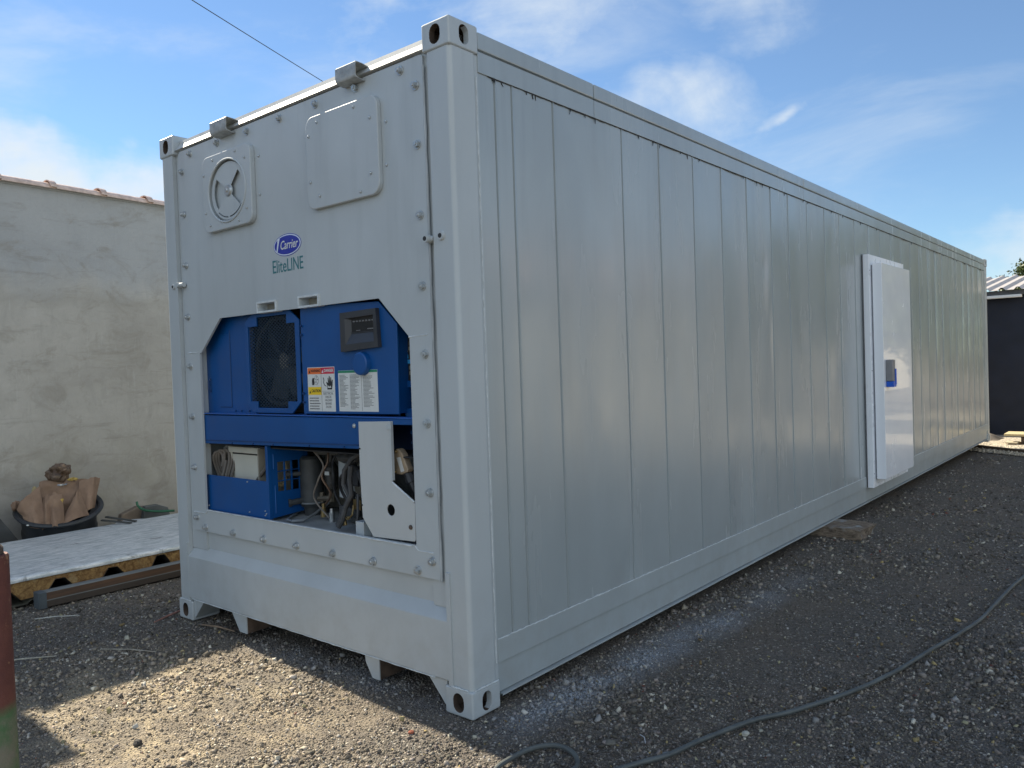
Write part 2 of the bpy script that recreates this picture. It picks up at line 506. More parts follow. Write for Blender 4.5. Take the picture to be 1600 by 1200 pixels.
def overspray(t, p, sep, col):
    # grey-blue paint mist that drifted onto the gravel beside the long side
    cx = t.math('ADD', 2.585, t.math('MULTIPLY', sep.outputs[1], 0.055))
    d = t.math('ABSOLUTE', t.math('SUBTRACT', sep.outputs[0], cx))
    band = t.ramp(d, 0.19, 0.02)
    ylim = t.math('MULTIPLY', t.ramp(sep.outputs[1], -0.1, 0.25), t.ramp(sep.outputs[1], 3.4, 1.8))
    mod = t.ramp(t.noise(p, 3.2, 5, 0.6), 0.32, 0.58)
    grain = t.ramp(t.noise(p, 150, 2), 0.35, 0.6)
    # and a second mist under the front sill
    d2 = t.math('ABSOLUTE', t.math('SUBTRACT', sep.outputs[1], 0.06))
    b2 = t.math('MULTIPLY', t.ramp(d2, 0.16, 0.02), t.math('MULTIPLY', t.ramp(sep.outputs[0], 0.6, 1.1), t.ramp(sep.outputs[0], 2.45, 2.1)))
    f = t.math('MULTIPLY', t.math('MAXIMUM', t.math('MULTIPLY', band, ylim), t.math('MULTIPLY', b2, 0.55)), t.math('MULTIPLY', mod, grain))
    return t.mix(t.math('MULTIPLY', f, 0.62), col, (0.46, 0.53, 0.61))
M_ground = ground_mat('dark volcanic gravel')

def grid_sheet(xs, ys, zf):
    v = []; f = []
    nx, ny = len(xs), len(ys)
    for j in range(ny):
        for i in range(nx):
            v.append((xs[i], ys[j], zf(xs[i], ys[j])))
    for j in range(ny - 1):
        for i in range(nx - 1):
            a = j * nx + i; f.append((a, a + 1, a + nx + 1, a + nx))
    return v, f
xs = [-600, -200, -60, -20, -8, -5] + list(np.arange(-4, 8.01, 0.12)) + [9, 12, 20, 60, 200, 600]
ys = [-600, -200, -60, -20, -8, -5] + list(np.arange(-4, 16.01, 0.12)) + [18, 24, 40, 80, 200, 600]
mb = MB(); v, f = grid_sheet([float(a) for a in xs], [float(a) for a in ys], lambda x, y: gzn(x, y) if (-4 <= x <= 8 and -4 <= y <= 16) else gz(x, y))
mb.add(v, f)
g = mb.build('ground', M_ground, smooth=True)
tag(g, kind='structure')

# ---- loose stones as one mass
def colour_mat(name, rough=0.9, spray=False):
    t = NT(name)
    a = t.n('ShaderNodeAttribute', attribute_name='tint')
    p = t.pos()
    col = t.mix(t.math('MULTIPLY', t.noise(p, 180, 3), 0.5), a.outputs['Color'], (0.14, 0.132, 0.122))
    if spray:
        sep = t.n('ShaderNodeSeparateXYZ'); t.link(p, sep.inputs[0])
        col = overspray(t, p, sep, col)
    t.set(color=col, rough=rough, spec=0.25, normal=t.bump(t.noise(p, 500, 2), 0.4, 0.002))
    return t.m
M_peb = colour_mat('loose gravel stones', spray=True)

def pebble_mass(name, P, size, tint, mat, flat=(0.40, 0.8), rng=RNG):
    """P (n,3) base points, size (n,), tint (n,3): every stone an irregular broken block, all in one mesh"""
    n = len(P)
    cube = np.array([[x, y, z] for x in (-1, 1) for y in (-1, 1) for z in (-1, 1)], float) * 0.62
    V = np.repeat(cube[None], n, 0) + rng.uniform(-0.34, 0.34, (n, 8, 3))
    V[:, 4:, :] *= rng.uniform(0.55, 1.0, (n, 1, 1))
    sc = np.stack([rng.uniform(0.7, 1.35, n), rng.uniform(0.7, 1.2, n), rng.uniform(flat[0], flat[1], n)], -1)
    V *= sc[:, None, :]
    # random tumble
    q = rng.normal(size=(n, 4)); q[:, 1:3] *= 0.45; q /= np.linalg.norm(q, axis=1, keepdims=True)
    w, x, y, z = q.T
    Rm = np.stack([1 - 2 * (y * y + z * z), 2 * (x * y - z * w), 2 * (x * z + y * w),
                   2 * (x * y + z * w), 1 - 2 * (x * x + z * z), 2 * (y * z - x * w),
                   2 * (x * z - y * w), 2 * (y * z + x * w), 1 - 2 * (x * x + y * y)], -1).reshape(n, 3, 3)
    V = np.einsum('nij,nkj->nki', Rm, V) * size[:, None, None] + P[:, None, :]
    quads = np.array([[0, 1, 3, 2], [4, 6, 7, 5], [0, 4, 5, 1], [2, 3, 7, 6], [0, 2, 6, 4], [1, 5, 7, 3]])
    F = (quads[None] + (np.arange(n) * 8)[:, None, None]).reshape(-1, 4)
    me = bpy.data.meshes.new(name)
    me.vertices.add(n * 8); me.vertices.foreach_set('co', V.reshape(-1).astype(np.float32))
    me.loops.add(len(F) * 4); me.loops.foreach_set('vertex_index', F.reshape(-1).astype(np.int32))
    me.polygons.add(len(F)); me.polygons.foreach_set('loop_start', (np.arange(len(F)) * 4).astype(np.int32))
    me.update(calc_edges=True)
    ca = me.attributes.new('tint', 'FLOAT_COLOR', 'POINT')
    c = np.ones((n, 8, 4), np.float32); c[:, :, :3] = tint[:, None, :]
    ca.data.foreach_set('color', c.reshape(-1))
    me.materials.append(mat)
    o = bpy.data.objects.new(name, me); COL.objects.link(o)
    return o

def tints(n, rng, sand):
    g_ = 0.06 + 0.27 * rng.random(n) ** 2.0
    t = np.stack([g_ * rng.uniform(1.08, 1.22, n), g_ * rng.uniform(0.97, 1.03, n), g_ * rng.uniform(0.72, 0.88, n)], -1)
    k = rng.random(n)
    m1 = k < 0.06; t[m1] = np.array([0.33, 0.32, 0.30]) * rng.uniform(0.7, 1.3, (m1.sum(), 1))
    m2 = ((k >= 0.10) & (k < 0.118)) | (k > 0.991); t[m2] = np.array([0.62, 0.58, 0.47]) * rng.uniform(0.6, 1.3, (m2.sum(), 1))
    m3 = (k >= 0.118) & (k < 0.126); t[m3] = np.array([0.5, 0.38, 0.15]) * rng.uniform(0.6, 1.2, (m3.sum(), 1))
    m4 = (k >= 0.126) & (k < 0.129); t[m4] = np.array([0.20, 0.06, 0.035])
    t += sand[:, None] * np.array([0.26, 0.21, 0.145]) * rng.uniform(0.0, 1.7, (n, 1))  # stones in the sunlit patch lightened, sandy dust and sunlight in one tint
    return t
N = 600000
u = RNG.random(N)
r0, r1, pw = 1.35, 16.0, -0.95     # number per distance falls off so that far ground is not overloaded
rr = (r0 ** pw + u * (r1 ** pw - r0 ** pw)) ** (1 / pw)
az = R(50) * 1.25 * (RNG.random(N) * 2 - 1) + R(36)
px = CP.x - rr * np.sin(az); py = CP.y + rr * np.cos(az)
size = np.exp(RNG.normal(np.log(0.0041), 0.52, N)) * (0.56 + 0.155 * rr)
size = np.clip(size, 0.0025, 0.019)
clump = np.array([mnoise.noise(Vector((a * 1.1, b * 1.1, 5.0))) + 0.5 * mnoise.noise(Vector((a * 4, b * 4, 1.0))) for a, b in zip(px, py)])
size *= np.clip(0.88 + clump * 0.7, 0.45, 1.5)
sand = np.clip(1.0 - np.sqrt(((px - 1.25) / 1.35) ** 2 + ((py + 0.75) / 0.85) ** 2), 0, 1) ** 0.5  # mask of the sandy patch whose colour is brightened where sun falls
keep = ~((px < 2.40) & (px > 0.05) & (py > 0.5) & (py < 12)) & (px > -3.15) & ((py < 11.7) | (px > 8))
sandy = np.array([mnoise.noise(Vector((a * 2.2, b * 3.4, 9.0))) for a, b in zip(px, py)])
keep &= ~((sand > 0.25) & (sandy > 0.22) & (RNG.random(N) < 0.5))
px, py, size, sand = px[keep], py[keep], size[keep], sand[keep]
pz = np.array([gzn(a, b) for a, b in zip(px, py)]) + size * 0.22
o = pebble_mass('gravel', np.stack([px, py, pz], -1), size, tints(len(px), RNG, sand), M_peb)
tag(o, 'loose dark volcanic gravel with paler chips strewn over the yard', 'gravel', kind='stuff')

# dry leaf bits and husks
def chips(name, n, area, szr, cols, mat, lab, cat, thin=0.12):
    (x0, x1), (y0, y1) = area
    P = []; 
    while len(P) < n:
        a = RNG.uniform(x0, x1); b = RNG.uniform(y0, y1)
        if 0.0 < a < 2.45 and b > -0.02: continue
        if a < -0.8 and b > -0.6: continue
        P.append((a, b))
    P = np.array(P)
    sz = RNG.uniform(szr[0], szr[1], n)
    z = np.array([gzn(a, b) for a, b in P]) + 0.012
    t = np.array([cols[i] for i in RNG.integers(0, len(cols), n)]) * RNG.uniform(0.7, 1.2, (n, 1))
    o = pebble_mass(name, np.column_stack([P, z]), sz, t, mat, flat=(thin, thin * 2))
    tag(o, lab, cat, kind='stuff')
chips('fallen_leaves', 46, ((-0.9, 1.6), (-1.4, 0.1)), (0.010, 0.020), [(0.36, 0.30, 0.14), (0.30, 0.22, 0.10), (0.5, 0.47, 0.36), (0.45, 0.44, 0.40)], colour_mat('fallen leaf'), 'scattered larger dry leaves and paper bits left of the container front', 'leaf litter', 0.05)
chips('leaf_litter', 700, ((-1.5, 4.6), (-1.9, 5.5)), (0.006, 0.014), [(0.36, 0.30, 0.14), (0.42, 0.38, 0.22), (0.22, 0.15, 0.06), (0.5, 0.47, 0.36)], colour_mat('dry leaf bits'), 'small dry yellowish leaf bits and seed husks scattered over the gravel', 'leaf litter')

# single stones large enough to point at
def stone(x, y, s, col, label, sq=(1, 0.8, 0.6)):
    b = bmesh.new(); bmesh.ops.create_icosphere(b, subdivisions=2, radius=s)
    rs = random.random() * 50
    for v in b.verts:
        v.co *= 1 + 0.30 * mnoise.noise(v.co.normalized() * 1.7 + Vector((rs, 0, 0)))
        v.co = Vector((v.co.x * sq[0], v.co.y * sq[1], v.co.z * sq[2]))
    mb = MB(); mb.bm(b)
    o = mb.build('stone', simple('stone mineral', col, 0.9, 0, 0.2, 30, 0.5, 90), None, loc=(x, y, gzn(x, y) + s * sq[2] * 0.7))
    o.rotation_euler[2] = rs
    tag(o, label, 'stone'); return o
stone(2.993, 0.174, 0.021, (0.15, 0.14, 0.115), 'brownish grey stone lying just inside the loop end of the cable')
stone(3.37, 0.56, 0.017, (0.40, 0.39, 0.33), 'small cream stone resting against the dark cable')
stone(3.20, 0.235, 0.019, (0.22, 0.24, 0.25), 'pale blue grey flat stone beside the near stretch of cable', (1.2, 0.7, 0.35))
stone(2.66, 0.66, 0.020, (0.13, 0.14, 0.15), 'dark grey angular stone near the bottom rail of the container')
stone(2.30, -0.22, 0.014, (0.30, 0.09, 0.05), 'small brick red fragment in front of the near corner casting')
stone(1.46, -0.93, 0.022, (0.055, 0.05, 0.045), 'dark lump of stone in the sunlit patch of gravel')

# ================================================================== CONTAINER
W, L, H = 2.438, 12.192, 2.896
ctn = empty('reefer_container', 'long light grey refrigerated shipping container, blue cooling unit in its front end', 'shipping container')

# --- corner castings (booleaned pockets)
def casting_mesh():
    w, d, h = 0.162, 0.178, 0.118
    body = MB().box(0, w, 0, d, 0, h, 0.011, 0, 3).build('cast_body', M_paint, smooth=True, auto=15)
    cut = MB()
    cut.prism(stadium(w / 2, h / 2, 0.062, 0.082), 'y', -0.02, 0.120)
    cut2 = MB().prism(stadium(d / 2, h / 2, 0.058, 0.082), 'x', 0.045, w + 0.02)
    cut3 = MB().box(0.028, w - 0.028, 0.030, d - 0.030, 0.02, h - 0.02, 0.0)
    cs = [c.build('cutter', M_rust) for c in (cut, cut2, cut3)]
    for c in cs:
        md = body.modifiers.new('b', 'BOOLEAN'); md.operation = 'DIFFERENCE'; md.solver = 'EXACT'; md.object = c
    bpy.context.view_layer.update()
    dg = bpy.context.evaluated_depsgraph_get()
    me = bpy.data.meshes.new_from_object(body.evaluated_get(dg))
    me.name = 'corner_casting'
    for c in cs: bpy.data.objects.remove(c)
    bpy.data.objects.remove(body)
    me.materials.clear(); me.materials.append(M_paint); me.materials.append(M_rust)
    for p in me.polygons:
        c = p.center
        inside = 0.014 < c.x < w - 0.014 and 0.014 < c.y < d - 0.014 and 0.012 < c.z < h - 0.012
        p.material_index = 1 if inside else 0
    return me
cme = casting_mesh()
def casting(x, y, z, sx, sy):
    # the mesh has its outer corner at x = w side and y = 0
    o = bpy.data.objects.new('corner_casting', cme); COL.objects.link(o); o.parent = ctn
    wn = o.modifiers.new('weighted', 'WEIGHTED_NORMAL'); wn.keep_sharp = True
    o.location = (x, y, z); o.scale = (sx, sy, 1); return o
for z in (0, H - 0.118):
    casting(W - 0.162 + 0.003, -0.003, z, 1, 1)
    casting(0.162 - 0.003, -0.003, z, -1, 1)
    casting(W - 0.162 + 0.003, L + 0.003, z, 1, -1)
    casting(0.162 - 0.003, L + 0.003, z, -1, -1)

# --- corner posts
def post_poly_r():    # (x,y) outline, near right: a folded hollow section with a rounded outer corner
    out = [(2.303, 0.030), (2.303, 0.006)]
    r = 0.022; cx, cy = 2.434 - r, 0.004 + r
    for i in range(7):
        a = R(-90 + 90 * i / 6); out.append((cx + r * math.cos(a), cy + r * math.sin(a)))
    out += [(2.434, 0.148), (2.4285, 0.158), (2.4285, 0.178), (2.36, 0.178), (2.36, 0.030)]
    return out
zb, zt = 0.118, H - 0.118
MB().prism(post_poly_r(), 'z', zb, zt).build('corner_post', M_paint, ctn, smooth=True)
MB().prism([(W - a, b) for a, b in post_poly_r()][::-1], 'z', zb, zt).build('corner_post', M_paint, ctn, smooth=True)
for s in (0, 1):
    mbp = MB().box(2.30 if s else 0.004, 2.434 if s else 0.138, L - 0.16, L - 0.004, zb, zt, 0.012)
    mbp.build('corner_post', M_paint, ctn, smooth=True)
# left reveal: strip beside the left post and right of the right one, set back
for xa, xb in ((0.1355, 0.30), (2.20, 2.302)): MB().box(xa, xb, 0.0305, 0.08, 0.44, 2.80).build('frame_strip', M_paint, ctn)

# --- side walls
RIBS = [0.287, 0.403, 0.707, 1.316, 1.714, 2.130, 2.530, 2.930, 3.354, 3.700, 4.111, 4.525, 4.912, 5.355, 5.77, 6.18]
y_ = 6.58
while y_ < 11.95: RIBS.append(y_); y_ += 0.405
RIBS.append(11.93)
XS = 2.4265
DENTS = [(1.27, 0.36, 0.05, 0.10, -0.007), (1.22, 0.55, 0.04, 0.14, 0.003), (3.28, 1.95, 0.035, 0.16, 0.005), (3.30, 1.55, 0.03, 0.28, -0.005), (3.95, 1.58, 0.05, 0.07, -0.005), (3.22, 2.12, 0.05, 0.08, -0.004),
         (3.12, 0.85, 0.05, 0.06, 0.003), (1.02, 2.35, 0.09, 0.22, -0.003), (0.98, 1.3, 0.10, 0.4, 0.003), (2.35, 2.2, 0.10, 0.2, 0.003), (4.7, 2.35, 0.06, 0.18, -0.004), (5.1, 2.0, 0.06, 0.3, 0.004),
         (7.6, 1.1, 0.09, 0.3, -0.006), (8.4, 0.8, 0.08, 0.25, 0.005), (9.1, 1.9, 0.10, 0.3, -0.006), (9.9, 1.4, 0.10, 0.35, 0.006), (10.6, 0.7, 0.09, 0.2, -0.007), (11.2, 1.7, 0.10, 0.4, 0.006), (8.0, 2.1, 0.08, 0.25, 0.005)]
def side_wall(mirror=False):
    mb = MB()
    # profile of the long sheet: shallow dishing between raised narrow seams
    prof = []
    ys_ = [0.178] + RIBS + [12.02]
    for i in range(len(ys_) - 1):
        a, b = ys_[i], ys_[i + 1]
        st = 0.009 if i > 0 else 0
        en = 0.009 if i < len(ys_) - 2 else 0
        dish = random.uniform(-0.0006, 0.0042); tiltp = random.uniform(-0.0030, 0.0030)
        for k in range(13):
            q = k / 12
            yy = a + st + (b - en - a - st) * q
            prof.append((yy, -dish * math.sin(math.pi * q) + tiltp * (q - 0.5)))
        if i < len(ys_) - 2:
            prof += [(b - 0.0062, -0.0038), (b - 0.0022, -0.0042), (b - 0.0006, 0.0040), (b + 0.0040, 0.0034)]
    NZ = 90
    vs = []; fs = []
    for k in range(NZ + 1):
        z = 0.285 + (2.712 - 0.285) * k / NZ
        for (yy, dx) in prof:
            n1 = mnoise.noise(Vector((yy * 2.2, z * 0.9, 0.3))) * 0.0026
            n2 = mnoise.noise(Vector((yy * 6.5, z * 1.8, 4.3))) * 0.0008
            far = 1.0
            d = 0.0
            for (dy_, dz_, sy_, sz_, am_) in DENTS: d += am_ * math.exp(-(((yy - dy_) / sy_) ** 2 + ((z - dz_) / sz_) ** 2))
            vs.append((XS + dx + (n1 + n2) * far + d, yy, z))
    n = len(prof)
    for k in range(NZ):
        for i in range(n - 1):
            a = k * n + i; fs.append((a, a + 1, a + n + 1, a + n))
    if mirror: vs = [(W - x, y, z) for x, y, z in vs]; fs = [f[::-1] for f in fs]
    mb.add(vs, fs)
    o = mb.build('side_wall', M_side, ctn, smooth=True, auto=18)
    return o
side_wall(); side_wall(True)

def rails(mirror):
    def X(a): return W - a if mirror else a
    def bx(mb, x0, x1, *r, **k):
        a, b = sorted((X(x0), X(x1))); return mb.box(a, b, *r, **k)
    # top rail: flat plate below, square tube above with a shadow groove between, jointed in lengths
    mt = MB()
    segs = [0.175, 1.052, 4.03, 7.02, 9.6, 12.02]
    for a, b in zip(segs[:-1], segs[1:]):
        bx(mt, 2.36, 2.4335, a + 0.0012, b - 0.0012, 2.708, 2.796, bev=0.002)
        bx(mt, 2.34, 2.4365, a + 0.0012, b - 0.0012, 2.8035, 2.879, bev=0.009)
    bx(mt, 2.35, 2.422, 0.175, 12.02, 2.79, 2.81)
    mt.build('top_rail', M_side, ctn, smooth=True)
    ml = MB()
    bx(ml, 2.36, 2.4325, 0.178, 12.02, 0.187, 0.287, bev=0.002)
    bx(ml, 2.33, 2.4215, 0.178, 12.02, 0.056, 0.186, bev=0.002)
    # flange lip, slightly dented along its edge
    vs = []; fs = []
    NY = 90
    for i in range(NY + 1):
        y = 0.19 + (12.0 - 0.19) * i / NY
        w = 0.0035 * mnoise.noise(Vector((y * 3.1, 0, 8))) + 0.002 * mnoise.noise(Vector((y * 11, 0, 8)))
        for (xx, zz) in ((2.33, 0.055), (2.438 + w, 0.050 + w), (2.4385 + w, 0.0435 + w), (2.33, 0.046)):
            vs.append((X(xx), y, zz))
    for i in range(NY):
        for k in range(4):
            fs.append((i * 4 + k, i * 4 + (k + 1) % 4, (i + 1) * 4 + (k + 1) % 4, (i + 1) * 4 + k))
    ml.add(vs, fs)
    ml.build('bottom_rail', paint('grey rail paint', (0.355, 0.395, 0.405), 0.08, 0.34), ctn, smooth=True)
rails(False); rails(True)

# weld beads along the side
def bead(pts, r, jit, step=0.012, mat=M_bead, name='weld_bead'):
    out = []; rad = []
    for a, b in zip(pts[:-1], pts[1:]):
        a = Vector(a); b = Vector(b); n = max(2, int((b - a).length / step))
        for i in range(n):
            p = a.lerp(b, i / n) + Vector((random.uniform(-jit, jit) * 0.5, random.uniform(-jit, jit), random.uniform(-jit, jit)))
            out.append(p); rad.append(r * random.uniform(0.55, 1.25))
    return out, rad
mbw = MB()
for pts, r, j in (([(2.4305, 0.18, 0.2885), (2.4305, 5.53, 0.2885)], 0.0032, 0.0016),
                  ([(2.4305, 6.84, 0.2885), (2.4305, 12.0, 0.2885)], 0.0032, 0.0016),
                  ([(2.4300, 0.166, 0.19), (2.4300, 0.166, 2.70)], 0.0030, 0.0012)):
    p_, r_ = bead(pts, r, j, 0.016); mbw.tube(p_, r_, 5).cut()
mbw.each('weld_bead', M_bead, ctn, smooth=True)
p_, r_ = bead([(2.4305, 0.24, 2.7065), (2.4305, 12.0, 2.7065)], 0.0022, 0.0014, 0.02)
MB().tube(p_, r_, 4).build('sealant_line', M_gap, ctn)
dp = MB()
for k in range(46):
    y = 0.26 + 11.6 * random.random() ** 1.6
    dp.tube([(2.4308, y, 2.709), (2.4300, y + random.uniform(-.006, .006), 2.700), (2.4295, y + random.uniform(-.008, .008), 2.700 - random.uniform(0.004, 0.024))], [0.003, 0.0026, 0.0012], 5)
dp.build('sealant_drips', M_gap, ctn)['kind'] = 'stuff'
# casting welds
mbw = MB()
for pts in ([(2.32, 0.0, 0.1195), (2.425, 0.0, 0.1195)], [(2.4385, 0.02, 0.1195), (2.4385, 0.172, 0.1195)],
            [(0.02, 0.0, 0.1195), (0.15, 0.0, 0.1195)]):
    p_, r_ = bead(pts, 0.0042, 0.0012, 0.008); mbw.tube(p_, r_, 6).cut()
mbw.each('weld_bead', M_bead, ctn, smooth=True)

# roof, floor, rear
MB().box(0.06, 2.378, 0.075, 12.13, 2.852, 2.868).build('roof', M_paint, ctn)
MB().box(0.05, 2.388, 0.65, 12.0, 0.14, 0.30).build('floor_structure', M_rust, ctn)
rear = MB().box(0.14, 1.214, L - 0.10, L - 0.03, 0.16, 2.74, 0.006).cut().box(1.224, 2.298, L - 0.10, L - 0.03, 0.16, 2.74, 0.006).each('rear_door', M_paint, ctn)[0]
rb = MB()
for x in (0.45, 0.95, 1.49, 1.99): rb.cyl((x, L - 0.010, 0.18), (x, L - 0.010, 2.72), 0.016, n=10).cut()
rb.each('locking_bar', M_steel, rear, smooth=True)
MB().box(0.165, 2.273, L - 0.14, L - 0.01, 2.745, 2.86, 0.004).build('rear_header', M_paint, ctn)
MB().box(0.165, 2.273, L - 0.14, L - 0.01, 0.03, 0.155, 0.004).build('rear_sill', M_paint, ctn)

# --- front end: header
hd = MB().prism([(0.034, 2.796), (0.008, 2.802), (0.040, 2.840), (0.044, 2.862), (0.10, 2.864), (0.10, 2.796)], 'x', 0.162, 2.277)
hd.build('front_header', simple('grey header paint', (0.44, 0.46, 0.46), 0.5, 0, 0.08, 14, 0.1, 60, 0.002), ctn)

# sill: recessed upper band, sloping ledge, deep lower face
sl = MB()
prof = [(0.044, 0.556), (0.044, 0.447), (0.038, 0.440), (0.003, 0.394), (-0.0005, 0.386), (-0.0005, 0.142), (0.004, 0.135), (0.10, 0.135), (0.10, 0.556)]
sl.prism(prof, 'x', 0.128, 2.306)
# wings closing the sill onto the posts
sl.box(2.306, 2.33, -0.0015, 0.03, 0.1195, 0.60, 0.0)
sl.box(0.108, 0.128, -0.0015, 0.03, 0.1195, 0.47, 0.0)
sl.build('front_sill', M_paint, ctn, smooth=True, auto=25)
p_, r_ = bead([(0.16, 0.001, 0.1348), (2.27, 0.001, 0.1348)], 0.0030, 0.0006, 0.05); MB().tube(p_, r_, 6).build('sill_highlight', M_bead, ctn, smooth=True)  # pale bead standing in for the highlight along the sill's bottom edge
# gussets and fork tunnels under the sill
gs = MB()
gs.prism([(2.165, 0.1345), (2.282, 0.012), (2.282, 0.1345)], 'y', 0.012, 0.16)
gs.cut().prism([(0.273, 0.1345), (0.156, 0.012), (0.156, 0.1345)], 'y', 0.012, 0.16)
gs.each('sill_gusset', M_paint, ctn)
tn = MB()
tn.prism([(0.575, 0.1345), (0.655, 0.030), (0.728, 0.030), (0.728, 0.1345)], 'y', 0.010, 0.016)
tn.cut().prism([(1.742, 0.1345), (1.746, 0.098), (1.792, 0.030), (1.842, 0.030), (1.842, 0.1345)], 'y', 0.010, 0.016)
tn.each('tunnel_plate', M_paint, ctn)
tn = MB()
tn.box(0.7155, 0.7265, 0.0165, 0.50, 0.030, 0.1340).box(0.58, 0.7255, 0.017, 0.50, 0.030, 0.036)
tn.cut().box(1.829, 1.8405, 0.0165, 0.50, 0.030, 0.1340).box(1.79, 1.8285, 0.017, 0.50, 0.030, 0.036)
tn.each('tunnel_rail', M_rust, ctn)

# --- front panel with opening
YP = 0.018
fp = MB()
OPEN = [(0.330, 0.684), (0.334, 1.598), (0.352, 1.600), (0.571, 1.787), (1.926, 1.788), (2.120, 1.603), (2.116, 0.690)]
def slot(x0, x1): return [(x0, 1.795), (x1, 1.795), (x1, 1.838), (x0, 1.838)]
outer = [(0.186, 0.555), (2.258, 0.555), (2.262, 2.782), (2.244, 2.789), (0.206, 2.789), (0.180, 2.770)]
# cut the field of the panel into a gently buckled sheet
fp.prism(outer, 'y', YP, YP + 0.012, 0, 0.0, [OPEN, slot(0.962, 1.128), slot(1.330, 1.488)])
fpo = fp.build('front_panel', M_front, ctn)
# lip of the bay, seams of the lower bolted strip
sm = MB()
for pts in ([(0.197, YP - 0.001, 0.662), (0.335, YP - 0.002, 0.664), (0.345, YP - 0.003, 0.684)], [(0.345, YP - 0.003, 0.684), (2.11, YP - 0.003, 0.684)],
            [(2.11, YP - 0.001, 0.684), (2.13, YP - 0.001, 0.668), (2.245, YP - 0.001, 0.668)],
            [(0.196, YP, 1.604), (0.336, YP, 1.604)], [(2.118, YP, 1.604), (2.255, YP, 1.610)]):
    p_, r_ = bead(pts, 0.0035, 0.0008, 0.02); sm.tube(p_, r_, 6).cut()
sm.each('panel_seam', M_bead, fpo, smooth=True)
# rubber gasket bead down the right edge
p_, r_ = bead([(2.2655, YP + 0.001, 0.552), (2.2670, YP + 0.001, 1.25), (2.2655, YP, 2.79)], 0.0062, 0.0007, 0.05)
sm = MB().tube(p_, r_, 8); sm.build('edge_gasket', simple('painted gasket', (0.36, 0.39, 0.40), 0.5), fpo, smooth=True)
# framed fork slots above the opening
for x0, x1 in ((0.962, 1.128), (1.330, 1.488)):
    s = MB().prism([(x0 - 0.006, 1.786), (x1 + 0.006, 1.786), (x1 + 0.006, 1.846), (x0 - 0.006, 1.846)], 'y', YP - 0.010, YP + 0.06, 0, 0.0,
                   [[(x0 + 0.003, 1.796), (x1 - 0.003, 1.796), (x1 - 0.003, 1.836), (x0 + 0.003, 1.836)]])
    s.box(x0, x1, YP + 0.052, YP + 0.058, 1.79, 1.842, 0, 1)
    s.build('lifting_slot', [M_bead, M_tan], fpo)

# --- bolts
def bolt_mesh():
    mb = MB()
    mb.cyl((0, 0, 0), (0, -0.004, 0), 0.021, 0.0195, 16)
    mb.cyl((0, -0.004, 0), (0, -0.019, 0), 0.0150, 0.0145, 6)
    mb.cyl((0, -0.019, 0), (0, -0.024, 0), 0.009, 0.007, 8)
    o = mb.build('bolt', M_bolt, fpo, smooth=True); return o
b0 = bolt_mesh(); first = True
def bolt(x, z):
    global first
    if first: o = b0; first = False
    else: o = copy_part(b0, fpo)
    o.location = (x + random.uniform(-.002, .002), YP - 0.0003, z); o.rotation_euler = (random.uniform(-.1, .1), random.random() * 6, random.uniform(-.1, .1))
for i in range(7):
    bolt(0.321 + 0.3003 * i, 2.754); bolt(0.321 + 0.3003 * i, 0.580)
for i, z in enumerate((0.632, 0.929, 1.228, 1.525, 1.816, 2.118, 2.418, 2.667)):
    bolt(2.216, z); bolt(0.224, z)

# --- blank hatch
def rivets(parent, pts, y, r, mat, name='rivet', L_=0.008):
    first_ = None
    for x, z in pts:
        if first_ is None:
            first_ = MB().cyl((0, 0, 0), (0, -L_ * 0.5, 0), r, r * 0.95, 10).cyl((0, -L_ * 0.5, 0), (0, -L_, 0), r * 0.75, r * 0.35, 10).build(name, mat, parent, smooth=True)
            o = first_
        else: o = copy_part(first_, parent)
        o.location = (x, y, z)
h2 = MB().prism(rrect(1.463, 1.990, 2.248, 2.690, 0.055, 8), 'y', YP - 0.024, YP + 0.0005, 0, 0.004).build('blank_hatch', M_front, ctn, smooth=True, auto=22)
rivets(h2, [(1.555, 2.655), (1.83, 2.662), (1.940, 2.590), (1.935, 2.345), (1.86, 2.275), (1.56, 2.305), (1.492, 2.38), (1.487, 2.60)], YP - 0.0237, 0.0085, M_bolt)
rivets(h2, [(2.02, 2.56), (2.015, 2.37), (1.452, 2.575), (1.448, 2.405)], YP, 0.0085, M_bolt)

# --- vent hatch
CX, CZ = 0.748, 2.468
vh = MB().prism(rrect(0.500, 0.984, 2.264, 2.683, 0.05, 8), 'y', YP - 0.030, YP + 0.0005, 0, 0.005, [circle(CX, CZ, 0.190, 40, 0.172)])
vh = vh.build('vent_hatch', M_front, ctn, smooth=True, auto=22)
# rolled inner edge
ring = [(CX + 0.187 * math.cos(2 * math.pi * i / 48), YP - 0.030, CZ + 0.169 * math.sin(2 * math.pi * i / 48)) for i in range(49)]
MB().tube(ring, 0.006, 8).build('vent_rim', M_front, vh, smooth=True)
def sector(a0, a1, r0_, r1_, n=10):
    out = [(CX + r1_ * math.cos(R(a0 + (a1 - a0) * i / n)), CZ + r1_ * 0.905 * math.sin(R(a0 + (a1 - a0) * i / n))) for i in range(n + 1)]
    out += [(CX + r0_ * math.cos(R(a1 + (a0 - a1) * i / n)), CZ + r0_ * 0.905 * math.sin(R(a1 + (a0 - a1) * i / n))) for i in range(n + 1)]
    return out
dk = MB().prism(circle(CX, CZ, 0.172, 40, 0.156), 'y', YP - 0.020, YP - 0.017, 0, 0.0,
                [sector(-42, 48, 0.040, 0.146), sector(143, 222, 0.040, 0.146), sector(228, 266, 0.152, 0.160), sector(272, 322, 0.152, 0.160)])
dk.build('vent_disc', M_front, vh, smooth=True)
MB().prism(circle(CX, CZ, 0.188, 40, 0.170), 'y', YP - 0.0006, YP + 0.0, 0).build('vent_backing', M_paint, vh)
